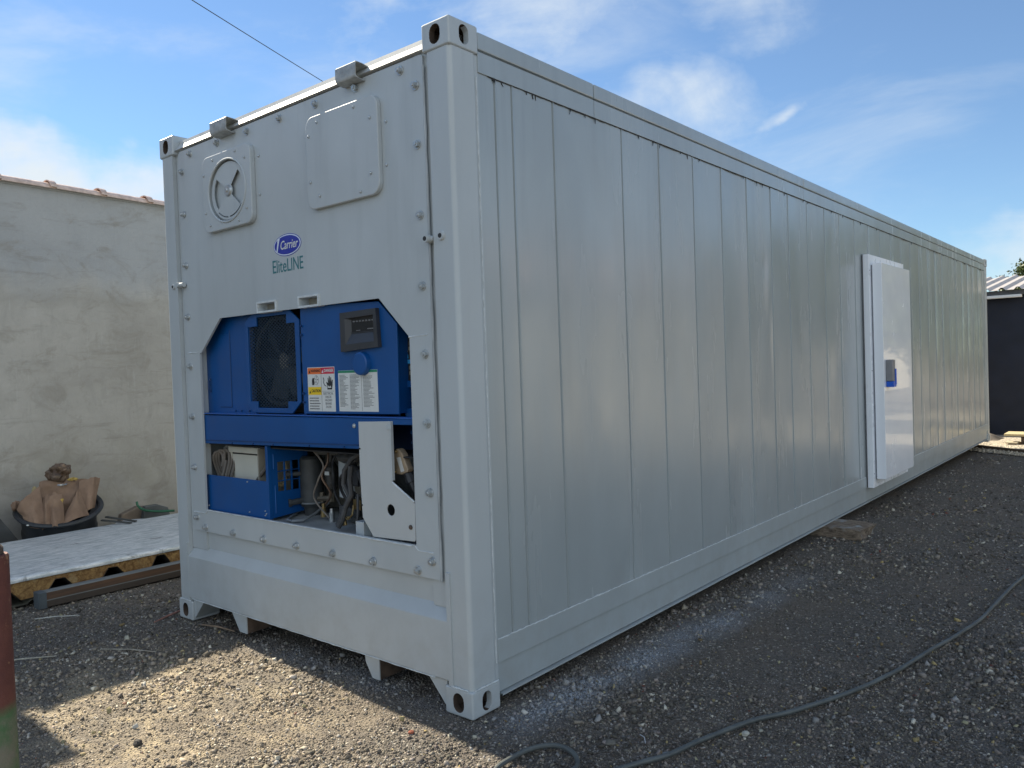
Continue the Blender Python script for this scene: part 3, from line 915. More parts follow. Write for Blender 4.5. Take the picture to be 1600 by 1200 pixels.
MB().cyl((CX, YP - 0.0165, CZ), (CX, YP - 0.030, CZ), 0.036, 0.028, 20).cyl((CX, YP - 0.0305, CZ), (CX, YP - 0.037, CZ), 0.013, 0.010, 6).build('vent_hub', M_bolt, vh, smooth=True)
rivets(vh, [(0.615, 2.655), (0.845, 2.660), (0.935, 2.610), (0.940, 2.345), (0.86, 2.290), (0.57, 2.300), (0.525, 2.375), (0.518, 2.585)], YP - 0.0297, 0.0075, M_bolt)
rivets(vh, [(1.022, 2.605), (1.020, 2.405), (0.477, 2.545), (0.481, 2.375)], YP, 0.0085, M_bolt)

# --- lashing hooks folded over the top edge
def hook(x0, x1):
    pts = [(0.145, 2.806), (0.10, 2.824), (0.05, 2.838), (0.0, 2.846), (-0.034, 2.847), (-0.042, 2.840), (-0.043, 2.786), (-0.036, 2.776), (0.0, 2.768), (0.05, 2.776), (0.145, 2.800)]
    th = 0.005
    inner = []
    c = (0.03, 2.808)
    for y, z in pts: 
        d = Vector((c[0] - y, c[1] - z)); d.normalize(); inner.append((y + d.x * th * 1.4, z + d.y * th))
    poly = pts + inner[::-1]
    mb = MB()
    n = len(pts)
    vs = [(x, y, z) for x in (x0, x1) for (y, z) in pts + inner]
    fs = []
    m2 = 2 * n
    for i in range(n - 1):
        fs += [(i, i + 1, m2 + i + 1, m2 + i), (n + i, m2 + n + i, m2 + n + i + 1, n + i + 1), (i, n + i, n + i + 1, i + 1), (m2 + i, m2 + i + 1, m2 + n + i + 1, m2 + n + i)]
    mb.add(vs, fs)
    mb.build('lifting_hook', simple('weathered hook paint', (0.33, 0.345, 0.34), 0.45, 0.15, 0.3, 30, 0.3, 80), ctn, smooth=True, auto=40)
hook(1.755, 1.893); hook(0.653, 0.812)

# --- drain / sensor sockets at the posts
dr = MB()
dr.cyl((2.278, 0.03, 2.007), (2.278, -0.022, 2.007), 0.0165, 0.0165, 16)
dr.cyl((2.278, -0.0221, 2.007), (2.278, -0.0235, 2.007), 0.010, 0.010, 12, 1)
dr.cyl((2.30, 0.01, 2.007), (2.278, 0.006, 2.007), 0.011, 0.011, 10)
dr.build('pipe_socket', [M_paint, M_gap], ctn, smooth=True)
dr = MB()
dr.cyl((2.352, 0.006, 2.012), (2.352, -0.006, 2.012), 0.021, 0.017, 18)
dr.cyl((2.352, -0.0061, 2.012), (2.352, -0.0075, 2.012), 0.010, 0.010, 12, 1)
dr.build('pipe_socket', [M_paint, M_gap], ctn, smooth=True)
dr = MB()
dr.cyl((0.165, 0.03, 2.007), (0.165, -0.02, 2.007), 0.016, 0.016, 16).cyl((0.165, 0.0, 2.007), (0.22, 0.0, 2.007), 0.014, 0.014, 12)
dr.build('pipe_socket', [M_paint, M_gap], ctn, smooth=True)
dr = MB()
dr.cyl((0.093, 0.006, 2.004), (0.093, -0.005, 2.004), 0.016, 0.014, 18).cyl((0.093, -0.0051, 2.004), (0.093, -0.0065, 2.004), 0.008, 0.008, 12, 1)
dr.build('pipe_socket', [M_paint, M_gap], ctn, smooth=True)

# --- emblem: white rimmed blue oval, slanted white word, thin teal word under it
YL = YP - 0.0012
lg = MB()
lg.prism(circle(1.243, 2.114, 0.1195, 48, 0.0560), 'y', YL, YP - 0.0002, 0)
lg.prism(circle(1.243, 2.114, 0.1160, 48, 0.0525), 'y', YL - 0.0008, YL - 0.0001, 1)
lg.prism(circle(1.243, 2.114, 0.1085, 48, 0.0470), 'y', YL - 0.0016, YL - 0.0009, 0)
# the tall blade before the first letter
lg.prism([(1.152, 2.087), (1.166, 2.148), (1.184, 2.152), (1.170, 2.115), (1.159, 2.078)], 'y', YL - 0.0026, YL - 0.0018, 1)
lgo = lg.build('emblem', [M_logo, simple('logo white', (0.62, 0.68, 0.78), 0.4, 0, 0.03, 5, 0)], fpo)
text_part('emblem_word', 'Carrier', 0.062, M_label, fpo, (1.258, YL - 0.0022, 2.113), FR, 0.80, 0.28, 0.0004, bold=0.0006)
text_part('model_word', 'Elite', 0.094, M_teal, fpo, (1.103, YP - 0.0008, 2.010), FR, 0.78, 0.0, 0.0004, 'LEFT', bold=0.0003)
text_part('model_word', 'LINE', 0.092, M_teal, fpo, (1.232, YP - 0.0008, 2.010), FR, 0.76, 0.0, 0.0004, 'LEFT', bold=0.0003)

# ------------------------------------------------------------------ COOLING UNIT (parts of the container)
# bay shell
bay = MB()
bay.box(0.24, 2.145, YP + 0.0125, 0.62, 0.660, 0.6705)             # floor
bay.box(0.24, 2.145, 0.60, 0.62, 0.671, 1.06)                      # back
bay.box(0.230, 0.240, YP + 0.013, 0.62, 0.66, 1.82)
bay.box(2.145, 2.155, YP + 0.013, 0.62, 0.66, 1.82)
bay.build('bay_liner', simple('bay paint dusty', (0.26, 0.28, 0.285), 0.55, 0, 0.25, 7, 0.3, 70), ctn)
MB().box(0.242, 2.143, 0.30, 0.31, 1.06, 1.86).box(0.302, 2.143, YP + 0.014, 0.31, 1.850, 1.858).build('bay_bulkhead', M_bluedk, ctn)

# left blue sheet, with a door outline
bl = MB()
bl.prism([(0.245, 1.232), (0.80, 1.232), (0.80, 1.84), (0.50, 1.84), (0.245, 1.64)], 'y', 0.078, 0.088)
blo = bl.build('evaporator_cover', M_blue, ctn)
MB().box(0.44, 0.560, 0.0752, 0.0778, 1.285, 1.700, 0.001).build('access_plate', M_blue, blo)
MB().tube([(0.562, 0.0765, 1.285), (0.565, 0.0765, 1.72)], 0.0025, 6).tube([(0.44, 0.0765, 1.283), (0.562, 0.0765, 1.283)], 0.0025, 6).build('seam', M_bluedk, blo)
MB().tube([(0.345, 0.072, 1.37), (0.345, 0.06, 1.39), (0.345, 0.06, 1.43), (0.345, 0.072, 1.45)], 0.004, 6).build('latch', M_bluedk, blo)
rivets(blo, [(0.66, 1.262), (0.74, 1.262), (0.70, 1.795), (0.60, 1.262)], 0.078, 0.006, M_bluedk)

# fan guard: blue frame with notched corners, expanded mesh behind, fan in the dark
fr_out = [(0.772, 1.300), (0.835, 1.256), (1.185, 1.256), (1.262, 1.315), (1.270, 1.735), (1.175, 1.803), (0.860, 1.803), (0.772, 1.748)]
fr_in = [(0.797, 1.318), (0.868, 1.318), (0.868, 1.283), (1.150, 1.283), (1.150, 1.318), (1.232, 1.318), (1.232, 1.722), (1.160, 1.722), (1.160, 1.770), (0.885, 1.770), (0.885, 1.722), (0.797, 1.722)]
fgo = MB().prism(fr_out, 'y', 0.048, 0.058, 0, 0.002, [fr_in]).build('fan_guard', M_blue, ctn)
wm = MB()
def clipseg(a, b):
    # clip a 2-D segment to the notched opening by sampling
    def ins(p):
        x, z = p
        if not (0.797 < x < 1.232 and 1.283 < z < 1.770): return False
        if x < 0.868 and z < 1.318 or x > 1.150 and z < 1.318: return False
        if x < 0.885 and z > 1.722 or x > 1.160 and z > 1.722: return False
        return True
    n = 160; run = None; out = []
    for i in range(n + 1):
        q = (a[0] + (b[0] - a[0]) * i / n, a[1] + (b[1] - a[1]) * i / n)
        if ins(q):
            if run is None: run = [q, q]
            run[1] = q
        elif run: out.append(run); run = None
    if run: out.append(run)
    return out
sp = 0.0185; sl_ = 0.62
for s_ in (1, -1):
    c = -1.6
    while c < 4:
        for (p, q) in clipseg((0.78, c + s_ * sl_ * 0.78), (1.25, c + s_ * sl_ * 1.25)):
            if (p[0] - q[0]) ** 2 + (p[1] - q[1]) ** 2 > 1e-5:
                wm.cyl((p[0], 0.0615, p[1]), (q[0], 0.0615, q[1]), 0.0026, n=4, caps=False)
        c += sp
wm.build('guard_mesh', simple('guard mesh', (0.012, 0.03, 0.055), 0.5), fgo)
fan = MB()
fan.cyl((1.02, 0.12, 1.53), (1.02, 0.17, 1.53), 0.045, 0.04, 20, 1)
for k in range(6):
    a = k * math.pi / 3 + 0.2
    vs = []
    for (r_, w_) in ((0.045, 0.03), (0.12, 0.055), (0.215, 0.065)):
        for s_ in (-1, 1):
            t_ = a + s_ * w_ / r_ * 0.8
            vs.append((1.02 + r_ * math.cos(t_), 0.125 + s_ * 0.022, 1.53 + r_ * math.sin(t_)))
    fan.add(vs, [(0, 1, 3, 2), (2, 3, 5, 4)])
rg = [(1.02 + 0.232 * math.cos(2 * math.pi * i / 40), 0.105, 1.53 + 0.232 * math.sin(2 * math.pi * i / 40)) for i in range(41)]
fan.tube(rg, 0.012, 6)
fan.build('condenser_fan', [simple('fan blade', (0.085, 0.095, 0.10), 0.4, 0.2), M_tan], ctn, smooth=True)
MB().box(0.775, 1.27, 0.20, 0.206, 1.25, 1.81).build('fan_backing', M_dark, ctn)

# filler between guard and control door
MB().box(1.2715, 1.288, 0.062, 0.088, 1.235, 1.83).box(0.80, 1.2715, 0.086, 0.092, 1.805, 1.848).box(0.80, 1.2715, 0.086, 0.092, 1.232, 1.252).build('hinge_strip', M_bluedk, ctn)

# control box door
cd = MB().prism([(1.290, 1.256), (2.004, 1.262), (2.012, 1.668), (1.892, 1.778), (1.290, 1.803)], 'y', 0.044, 0.056, 0, 0.003)
cdo = cd.build('control_box_door', M_blue, ctn, smooth=True, auto=22)
MB().prism([(1.295, 1.262), (1.996, 1.266), (2.003, 1.66), (1.89, 1.768), (1.295, 1.795)], 'y', 0.0565, 0.28).build('control_box', M_blue, ctn)
# display: charcoal bezel with sloping hood around a set-back window
def bezel():
    mb = MB()
    o_ = [(1.634, 1.556), (1.906, 1.570), (1.896, 1.747), (1.636, 1.741)]
    i_ = [(1.672, 1.590), (1.878, 1.597), (1.876, 1.719), (1.672, 1.712)]
    d_ = [(1.700, 1.640), (1.874, 1.645), (1.874, 1.712), (1.700, 1.706)]
    vs = []
    for (lp, y) in ((o_, 0.0435), (o_, 0.022), (i_, 0.022)):
        vs += [(x, y, z) for x, z in lp]
    fs = []
    for k in range(2):
        for i in range(4):
            j = (i + 1) % 4
            fs.append((k * 4 + i, k * 4 + j, k * 4 + 4 + j, k * 4 + 4 + i))
    mb.add(vs, fs)
    return mb, i_, d_
bz, i_, d_ = bezel()
bzo = bz.build('display_bezel', M_charc, cdo)
w = MB()
vs = [(x, 0.022, z) for x, z in i_] + [(x, 0.040, z) for x, z in d_]
w.add(vs, [(0, 1, 5, 4), (1, 2, 6, 5), (2, 3, 7, 6), (3, 0, 4, 7)])
w.add([(x, 0.040, z) for x, z in d_], [(0, 1, 2, 3)], 1)
w.build('display_window', [M_charc, simple('display glass', (0.012, 0.014, 0.017), 0.12, 0, 0.05, 3, 0)], bzo)
ml_ = MB()
for k in range(7): ml_.box(1.712 + k * 0.0225, 1.726 + k * 0.0225, 0.0388, 0.0396, 1.693, 1.700)
ml_.cut().box(1.735, 1.765, 0.0386, 0.0392, 1.652, 1.655).cut().box(1.815, 1.862, 0.0386, 0.0392, 1.655, 1.660)
ml_.each('display_marks', M_inkg, bzo)
MB().box(1.700, 1.874, 0.0375, 0.0395, 1.6405, 1.6475).build('display_bar', M_black, bzo)
# round knob
MB().cyl((1.772, 0.044, 1.497), (1.772, 0.020, 1.497), 0.056, 0.053, 28).cyl((1.772, 0.020, 1.497), (1.772, 0.016, 1.497), 0.053, 0.047, 28).build('inspection_cap', M_blue, cdo, smooth=True, auto=30)
# hinges
hg = MB()
for z in (1.70, 1.655, 1.36, 1.315): hg.cyl((1.302, 0.044, z), (1.302, 0.034, z), 0.006, n=8).cut()
hg.each('hinge_bolt', M_bluedk, cdo, smooth=True)
# warning label
rnd = random.Random(3)
YD = 0.0432
lb = MB().box(1.334, 1.552, YD, 0.0439, 1.270, 1.489, 0, 0)
lb.box(1.337, 1.4435, YD - 0.0006, YD - 0.0001, 1.455, 1.486, 0, 1)
lb.box(1.4465, 1.549, YD - 0.0006, YD - 0.0001, 1.455, 1.486, 0, 2)
lb.box(1.337, 1.4435, YD - 0.0006, YD - 0.0001, 1.352, 1.391, 0, 3)
lb.box(1.4443, 1.4457, YD - 0.0004, YD - 0.0001, 1.272, 1.487, 0, 4)
lb.box(1.450, 1.545, YD - 0.0004, YD - 0.0001, 1.3695, 1.3705, 0, 4)
# fan-and-hand and hand-with-shock pictures
lb.prism(circle(1.405, 1.425, 0.019, 20, 0.024), 'y', YD - 0.0006, YD - 0.0001, 5)
lb.prism(circle(1.405, 1.425, 0.0172, 20, 0.0222), 'y', YD - 0.0009, YD - 0.0006, 0)
for k in range(5):
    a = k * 1.256
    lb.prism([(1.405, 1.425), (1.405 + 0.016 * math.cos(a), 1.425 + 0.02 * math.sin(a)), (1.405 + 0.016 * math.cos(a + .35), 1.425 + 0.02 * math.sin(a + .35))], 'y', YD - 0.0012, YD - 0.001, 5)
lb.prism([(1.372, 1.401), (1.388, 1.401), (1.391, 1.420), (1.386, 1.435), (1.378, 1.437), (1.371, 1.424)], 'y', YD - 0.0014, YD - 0.0011, 4)
hand = [(1.492, 1.378), (1.528, 1.378), (1.534, 1.400), (1.537, 1.425), (1.531, 1.426), (1.527, 1.412), (1.524, 1.438), (1.519, 1.438), (1.517, 1.412), (1.513, 1.444), (1.507, 1.443), (1.508, 1.412), (1.502, 1.436), (1.497, 1.434), (1.500, 1.408), (1.489, 1.416), (1.485, 1.411), (1.494, 1.396)]
lb.prism(hand, 'y', YD - 0.0006, YD - 0.0001, 4)
lb.prism([(1.497, 1.386), (1.524, 1.386), (1.520, 1.397), (1.511, 1.391), (1.502, 1.397)], 'y', YD - 0.0011, YD - 0.0007, 0)
lb.tube([(1.462, YD - 0.0008, 1.437), (1.468, YD - 0.0008, 1.425), (1.464, YD - 0.0008, 1.412), (1.473, YD - 0.0008, 1.398), (1.486, YD - 0.0008, 1.394)], 0.0016, 5, 4)
# small triangles
for (x, z, mi) in ((1.353, 1.463, 4), (1.353, 1.362, 4), (1.459, 1.463, 0)):
    lb.prism([(x - 0.007, z - 0.003), (x + 0.007, z - 0.003), (x, z + 0.013)], 'y', YD - 0.0011, YD - 0.0007, mi)
lb.build('warning_label', [M_label, M_orange, M_red, M_yellow, M_ink, M_inkg], cdo)
text_part('label_word', 'WARNING', 0.019, M_ink, cdo, (1.402, YD - 0.0011, 1.4705), FR, 0.85, 0, 0.0002, bold=0.0004)
text_part('label_word', 'DANGER', 0.020, M_label, cdo, (1.507, YD - 0.0011, 1.4705), FR, 0.90, 0, 0.0002, bold=0.0006)
text_part('label_word', 'CAUTION', 0.020, M_ink, cdo, (1.402, YD - 0.0011, 1.3710), FR, 0.84, 0, 0.0002, bold=0.0004)
for i, wd in enumerate(('ELECTRICAL', 'SHOCK', 'HAZARD', 'BEHIND', 'DOOR')):
    text_part('label_word', wd, 0.0165, M_inkg, cdo, (1.498, YD - 0.0005, 1.358 - i * 0.0165), FR, 0.86, 0, 0.0002)
tl = MB()
lines(tl, 1.345, 1.435, 1.338, 0.0132, 5, YD - 0.0007, 0.0052, rnd, minw=0.8)
tl.build('label_print', M_inkg, cdo)
# service chart: three columns under a green band
ch = MB().box(1.580, 1.868, YD, 0.0439, 1.272, 1.468, 0, 0)
ch.box(1.581, 1.722, YD - 0.0006, YD - 0.0001, 1.456, 1.467, 0, 1)
ch.box(1.795, 1.867, YD - 0.0006, YD - 0.0001, 1.456, 1.467, 0, 1)
ch.box(1.752, 1.7535, YD - 0.0005, YD - 0.0001, 1.275, 1.452, 0, 2)
ch.build('service_chart', [M_label, M_green, M_inkg], cdo)
tl = MB()
lines(tl, 1.590, 1.655, 1.447, 0.0062, 25, YD - 0.0007, 0.0030, rnd, minw=0.45)
lines(tl, 1.668, 1.742, 1.447, 0.0062, 27, YD - 0.0007, 0.0030, rnd, minw=0.45)
lines(tl, 1.765, 1.845, 1.440, 0.0062, 24, YD - 0.0007, 0.0030, rnd, minw=0.45)
tl.build('chart_print', simple('chart ink', (0.22, 0.23, 0.23), 0.6, 0, 0.1, 5, 0), cdo)

# keypad recess right of the door
kp = MB().box(1.93, 2.143, 0.115, 0.125, 1.412, 1.61, 0.002, 0)
kpo = kp.build('keypad', M_black, ctn)
kk = MB()
for r_ in range(2):
    for c_ in range(3):
        kk.box(1.978 + c_ * 0.030, 1.997 + c_ * 0.030, 0.1125, 0.1148, 1.573 - r_ * 0.024, 1.589 - r_ * 0.024, 0, 1 if (r_ + c_) % 2 == 0 else 0)
        kk.box(1.978 + c_ * 0.030, 1.997 + c_ * 0.030, 0.1125, 0.1148, 1.462 - r_ * 0.024, 1.478 - r_ * 0.024, 0, 1)
kk.box(1.982, 2.004, 0.1125, 0.1148, 1.513, 1.530, 0, 2).box(1.974, 1.993, 0.1125, 0.1148, 1.489, 1.507, 0, 2).box(1.999, 2.018, 0.1125, 0.1148, 1.489, 1.507, 0, 2)
kk.cyl((1.995, 0.1148, 1.545), (1.995, 0.1125, 1.545), 0.007, n=10, mi=1)
kk.build('key', [simple('key cap', (0.09, 0.085, 0.07), 0.5), simple('key legend', (0.22, 0.21, 0.16), 0.5), M_keyblue], kpo)
MB().box(1.93, 2.143, 0.105, 0.128, 1.38, 1.411, 0.002).cut().box(1.955, 1.985, 0.075, 0.115, 1.63, 1.69, 0.002).cut().prism([(1.94, 1.245), (1.99, 1.245), (1.975, 1.29), (1.945, 1.32)], 'y', 0.10, 0.108).box(1.95, 2.143, 0.10, 0.13, 1.245, 1.285, 0.002).each('bracket', M_blue, ctn)
MB().box(1.96, 2.143, 0.19, 0.20, 1.25, 1.80).build('recess_backing', M_bluedk, ctn)
kj = MB()
kj.tube([(1.97, 0.15, 1.33), (2.0, 0.13, 1.318), (2.04, 0.14, 1.326), (2.08, 0.13, 1.315)], 0.005, 6)
kj.tube([(1.97, 0.16, 1.305), (2.01, 0.14, 1.300), (2.09, 0.14, 1.306)], 0.004, 6)
kj.build('wiring', M_cable, ctn, smooth=True)

# blue cross beam
bm_ = MB().prism([(0.245, 1.236), (2.140, 1.243), (2.140, 1.217), (1.736, 1.213), (1.736, 1.096), (0.245, 1.070)], 'y', 0.034, 0.070, 0, 0.003)
bmo = bm_.build('cross_beam', M_blue, ctn)
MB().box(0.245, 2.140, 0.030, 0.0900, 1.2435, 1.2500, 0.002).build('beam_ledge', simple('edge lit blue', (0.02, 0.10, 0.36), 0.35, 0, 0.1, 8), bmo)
MB().prism([(0.245, 1.092), (1.73, 1.118), (1.73, 1.112), (0.245, 1.086)], 'y', 0.0305, 0.0335).build('beam_fold', M_bluedk, bmo)
rivets(bmo, [(0.62, 1.082), (0.83, 1.086), (1.02, 1.089), (1.34, 1.095), (1.62, 1.100)], 0.034, 0.0055, M_bluedk)
rivets(bmo, [(1.700, 1.205), (1.944, 1.2205)], 0.0335, 0.0115, M_bolt)
MB().box(0.245, 2.143, 0.071, 0.30, 1.062, 1.068).build('beam_underside', M_dark, bmo)
# shallow scratches
# lower-left blue box
bx_ = MB()
bx_.box(0.245, 0.922, 0.046, 0.052, 0.680, 0.886, 0.0015)
bx_.box(0.923, 0.945, 0.044, 0.066, 0.680, 1.078, 0.0015)
side = [(0.0665, 0.685), (0.300, 0.700), (0.300, 1.065), (0.0665, 1.065)]
win = [(0.104, 0.825), (0.240, 0.823), (0.240, 0.985), (0.104, 0.985)]
bx_.prism(side, 'x', 0.937, 0.943, 0, 0.0, [win])
bx_.box(0.932, 0.943, 0.148, 0.154, 0.823, 0.987).box(0.932, 0.943, 0.192, 0.198, 0.823, 0.987)
bx_.box(0.9315, 0.9425, 0.102, 0.242, 0.931, 0.936).box(0.9315, 0.9425, 0.102, 0.242, 0.878, 0.883)
bxo = bx_.build('cable_bin', M_blue, ctn)
rivets(bxo, [(0.32, 0.705), (0.75, 0.705), (0.905, 0.70), (0.905, 0.725), (0.74, 0.872), (0.915, 0.71)], 0.046, 0.004, M_bolt)
MB().tube([(0.944, 0.085, 0.71), (0.944, 0.085, 0.86)], 0.0025, 5).tube([(0.944, 0.080, 0.95), (0.944, 0.080, 1.03)], 0.0025, 5).build('fold_line', simple('fold blue', (0.03, 0.12, 0.36), 0.35), bxo)
# cream junction box
cb = MB().box(0.400, 0.768, 0.150, 0.30, 0.70, 1.012, 0.004).box(0.392, 0.775, 0.138, 0.31, 1.0125, 1.048, 0.004).box(0.402, 0.420, 0.1445, 0.1495, 0.70, 1.012, 0.001)
cbo = cb.build('junction_box', M_cream, ctn, smooth=True)
MB().box(0.424, 0.765, 0.1475, 0.1495, 1.003, 1.012).build('lid_gap', M_dark, cbo)
# coiled cables left of it, in a dusty clear bag
cc = MB()
for k in range(5):
    pts = []
    cx_ = 0.345 + k * 0.012; cz_ = 0.93; rr_ = 0.065 + 0.006 * (k % 3)
    for i in range(22):
        a = i / 21 * 2 * math.pi * 0.9 + k
        pts.append((cx_ + rr_ * 0.55 * math.cos(a), 0.10 + 0.012 * k + 0.015 * math.sin(a * 2), cz_ + rr_ * 1.35 * math.sin(a)))
    cc.tube(pts, 0.0085, 7)
cc.cut().tube([(0.37, 0.12, 0.86), (0.385, 0.11, 0.93), (0.37, 0.13, 1.03)], 0.010, 7)
cc.cut().tube([(0.72, 0.11, 0.86), (0.78, 0.10, 0.90), (0.84, 0.12, 0.97)], 0.010, 7)
cc.each('coiled_cable', M_cable, ctn, smooth=True)
cc = MB()
for k in range(4):
    pts = []
    for i in range(16):
        a = i / 15 * 2 * math.pi
        pts.append((0.86 + 0.01 * k, 0.16 + 0.05 * math.cos(a) * (1 - k * .1), 0.93 + 0.085 * math.sin(a)))
    cc.tube(pts, 0.008, 6)
cc.build('coiled_cable', simple('tan cable', (0.30, 0.24, 0.13), 0.6), ctn, smooth=True)
MB().box(0.775, 0.785, 0.09, 0.29, 0.70, 1.05).build('bin_divider', M_tan, ctn)
b = bmesh.new(); bmesh.ops.create_icosphere(b, subdivisions=4, radius=1)
for v in b.verts:
    n_ = mnoise.noise(v.co * 2.3) * 0.25 + abs(mnoise.noise(v.co * 5)) * 0.22
    v.co = Vector((0.345 + v.co.x * 0.055 * (1 + n_), 0.200 + v.co.y * 0.055 * (1 + n_), 1.00 + v.co.z * 0.075 * (1 + n_)))
MB().bm(b).build('crumpled_bag', simple('dusty plastic', (0.30, 0.30, 0.28), 0.35, 0, 0.3, 20), ctn, smooth=True)

# receiver, drier, pipes, compressor
rc = MB()
X0, Y0 = 0.975, 0.30
rc.cyl((X0, Y0, 0.735), (X0, Y0, 0.985), 0.064, n=28)
rc.cyl((X0, Y0, 0.985), (X0, Y0, 1.000), 0.064, 0.050, n=28)
rc.cyl((X0, Y0, 0.735), (X0, Y0, 0.72), 0.068, 0.06, n=28)
rc.cyl((X0, Y0, 0.6705), (X0, Y0, 0.72), 0.045, 0.05, n=20)
rc.cyl((X0 - 0.02, Y0 - 0.05, 0.905), (X0 - 0.055, Y0 - 0.11, 0.907), 0.013, n=10).cyl((X0 - 0.055, Y0 - 0.11, 0.907), (X0 - 0.062, Y0 - 0.122, 0.907), 0.019, n=10)
rc.cyl((X0 - 0.01, Y0 - 0.05, 0.758), (X0 - 0.03, Y0 - 0.12, 0.752), 0.017, n=10).cyl((X0 - 0.03, Y0 - 0.12, 0.752), (X0 - 0.034, Y0 - 0.135, 0.751), 0.023, n=8)
rc.build('liquid_receiver', simple('receiver paint', (0.045, 0.05, 0.052), 0.5, 0, 0.35, 12, 0.2), ctn, smooth=True)
pp = MB()
pp.tube([(0.93, 0.29, 1.00), (0.93, 0.29, 1.035), (0.96, 0.29, 1.045), (1.08, 0.29, 1.045), (1.30, 0.30, 1.050)], 0.013, 8)
pp.tube([(1.02, 0.32, 1.02), (1.20, 0.33, 1.025), (1.45, 0.33, 1.02)], 0.016, 8)
pp.build('suction_pipe', simple('insulated pipe', (0.12, 0.12, 0.11), 0.7, 0, 0.4, 15), ctn, smooth=True)
rod = [(0.93, 0.33, 0.735), (0.96, 0.24, 0.712), (1.06, 0.24, 0.715), (1.07, 0.36, 0.74), (1.04, 0.42, 0.80)]
pp = MB()
pp.tube([(0.905, 0.27, 0.705), (0.90, 0.25, 0.684), (0.985, 0.145, 0.681), (1.03, 0.095, 0.681), (1.09, 0.085, 0.681), (1.125, 0.13, 0.682), (1.12, 0.20, 0.70), (1.075, 0.33, 0.735), (1.065, 0.36, 0.80), (1.065, 0.39, 0.82)], 0.0075, 8)
pp.tube([(X0 + 0.068 * math.cos(a * 0.4), Y0 + 0.068 * math.sin(a * 0.4), 0.742) for a in range(17)], 0.005, 6)
pp.build('bent_tube', simple('dusty tube', (0.24, 0.26, 0.27), 0.4, 0.3), ctn, smooth=True)
dr_ = MB()
DX, DY = 1.075, 0.36
for z0, z1, a, b_ in ((0.745, 0.80, 0.012, 0.012), (0.80, 0.82, 0.020, 0.034), (0.82, 0.845, 0.034, 0.037), (0.845, 0.855, 0.041, 0.041), (0.855, 0.935, 0.037, 0.037), (0.935, 0.965, 0.037, 0.018), (0.965, 1.00, 0.014, 0.014), (1.00, 1.012, 0.02, 0.02), (1.012, 1.06, 0.010, 0.010)):
    dr_.cyl((DX, DY, z0), (DX, DY, z1), a, b_, n=18)
dro = dr_.build('filter_drier', simple('drier paint', (0.035, 0.034, 0.032), 0.45, 0, 0.4, 20), ctn, smooth=True)
MB().box(DX - 0.006, DX + 0.034, DY - 0.0415, DY - 0.038, 0.895, 0.915).build('drier_label', M_label, dro)
vb = MB().cyl((1.03, 0.30, 0.765), (1.11, 0.32, 0.770), 0.017, n=8).cyl((1.05, 0.31, 0.745), (1.05, 0.31, 0.800), 0.014, n=6).cyl((1.11, 0.33, 0.75), (1.11, 0.33, 0.80), 0.019, n=8)
vb.build('valve_body', simple('valve bronze', (0.14, 0.12, 0.09), 0.5, 0.5, 0.4, 30), ctn, smooth=True)
MB().box(0.83, 1.32, 0.50, 0.51, 0.672, 1.05, 0.002).build('bay_plate', M_tan, ctn)
rivets(ctn, [(0.93, 0.97), (0.95, 0.80)], 0.50, 0.010, M_tan, 'plate_bolt')
MB().prism([(1.20, 0.785), (1.20, 1.005), (1.32, 0.95), (1.33, 0.77)], 'y', 0.315, 0.320).build('grey_shield', M_paint, ctn)
rivets(ctn, [(1.285, 0.783)], 0.315, 0.010, M_dark, 'shield_bolt')
cp = MB()
cp.sphere((1.50, 0.36, 0.79), 0.11, 3, 0, (1.2, 1.0, 0.95))
cp.cyl((1.38, 0.30, 0.70), (1.62, 0.30, 0.72), 0.06, n=16)
cp.box(1.36, 1.50, 0.18, 0.26, 0.72, 0.775, 0.012)
cp.cyl((1.46, 0.34, 0.85), (1.46, 0.34, 0.99), 0.05, 0.045, n=16)
cp.sphere((1.40, 0.24, 1.02), 0.06, 2, 0, (1.6, 1, 0.6))
cp.sphere((1.52, 0.22, 1.03), 0.06, 2, 0, (1.4, 1, 0.6))
cp.build('compressor', simple('compressor grime', (0.05, 0.052, 0.053), 0.65, 0, 0.5, 14, 0.5, 60), ctn, smooth=True)
hs = MB()
hs.tube([(1.60, 0.15, 1.06), (1.55, 0.13, 1.03), (1.50, 0.12, 0.97), (1.49, 0.12, 0.90), (1.53, 0.13, 0.83), (1.50, 0.11, 0.77), (1.47, 0.09, 0.70)], 0.013, 9)
hs.tube([(1.55, 0.20, 1.05), (1.47, 0.17, 0.99), (1.455, 0.16, 0.92), (1.50, 0.16, 0.84), (1.52, 0.15, 0.78)], 0.015, 9)
hs.tube([(1.58, 0.10, 1.0), (1.565, 0.10, 0.93), (1.575, 0.10, 0.86), (1.54, 0.09, 0.80), (1.52, 0.08, 0.73), (1.50, 0.07, 0.695)], 0.014, 9)
hs.tube([(1.42, 0.20, 1.04), (1.47, 0.21, 0.98), (1.56, 0.16, 0.96), (1.60, 0.15, 0.90)], 0.012, 8)
hs.tube([(1.60, 0.12, 0.86), (1.62, 0.10, 0.78), (1.61, 0.10, 0.72), (1.59, 0.12, 0.69)], 0.008, 7)
hs.build('rubber_hose', M_rubber, ctn, smooth=True)
hs = MB()
hs.tube([(1.56, 0.12, 0.80), (1.575, 0.10, 0.76), (1.55, 0.09, 0.735), (1.52, 0.09, 0.75)], 0.005, 6)
hs.box(1.54, 1.60, 0.13, 0.20, 0.775, 0.83, 0.008)
hs.cyl((1.50, 0.10, 0.745), (1.515, 0.10, 0.70), 0.012, n=8)
hs.build('service_valve', M_brass, ctn, smooth=True)
rq = random.Random(5)
M_copper = simple('dull copper', (0.20, 0.13, 0.09), 0.45, 0.6, 0.3, 20)
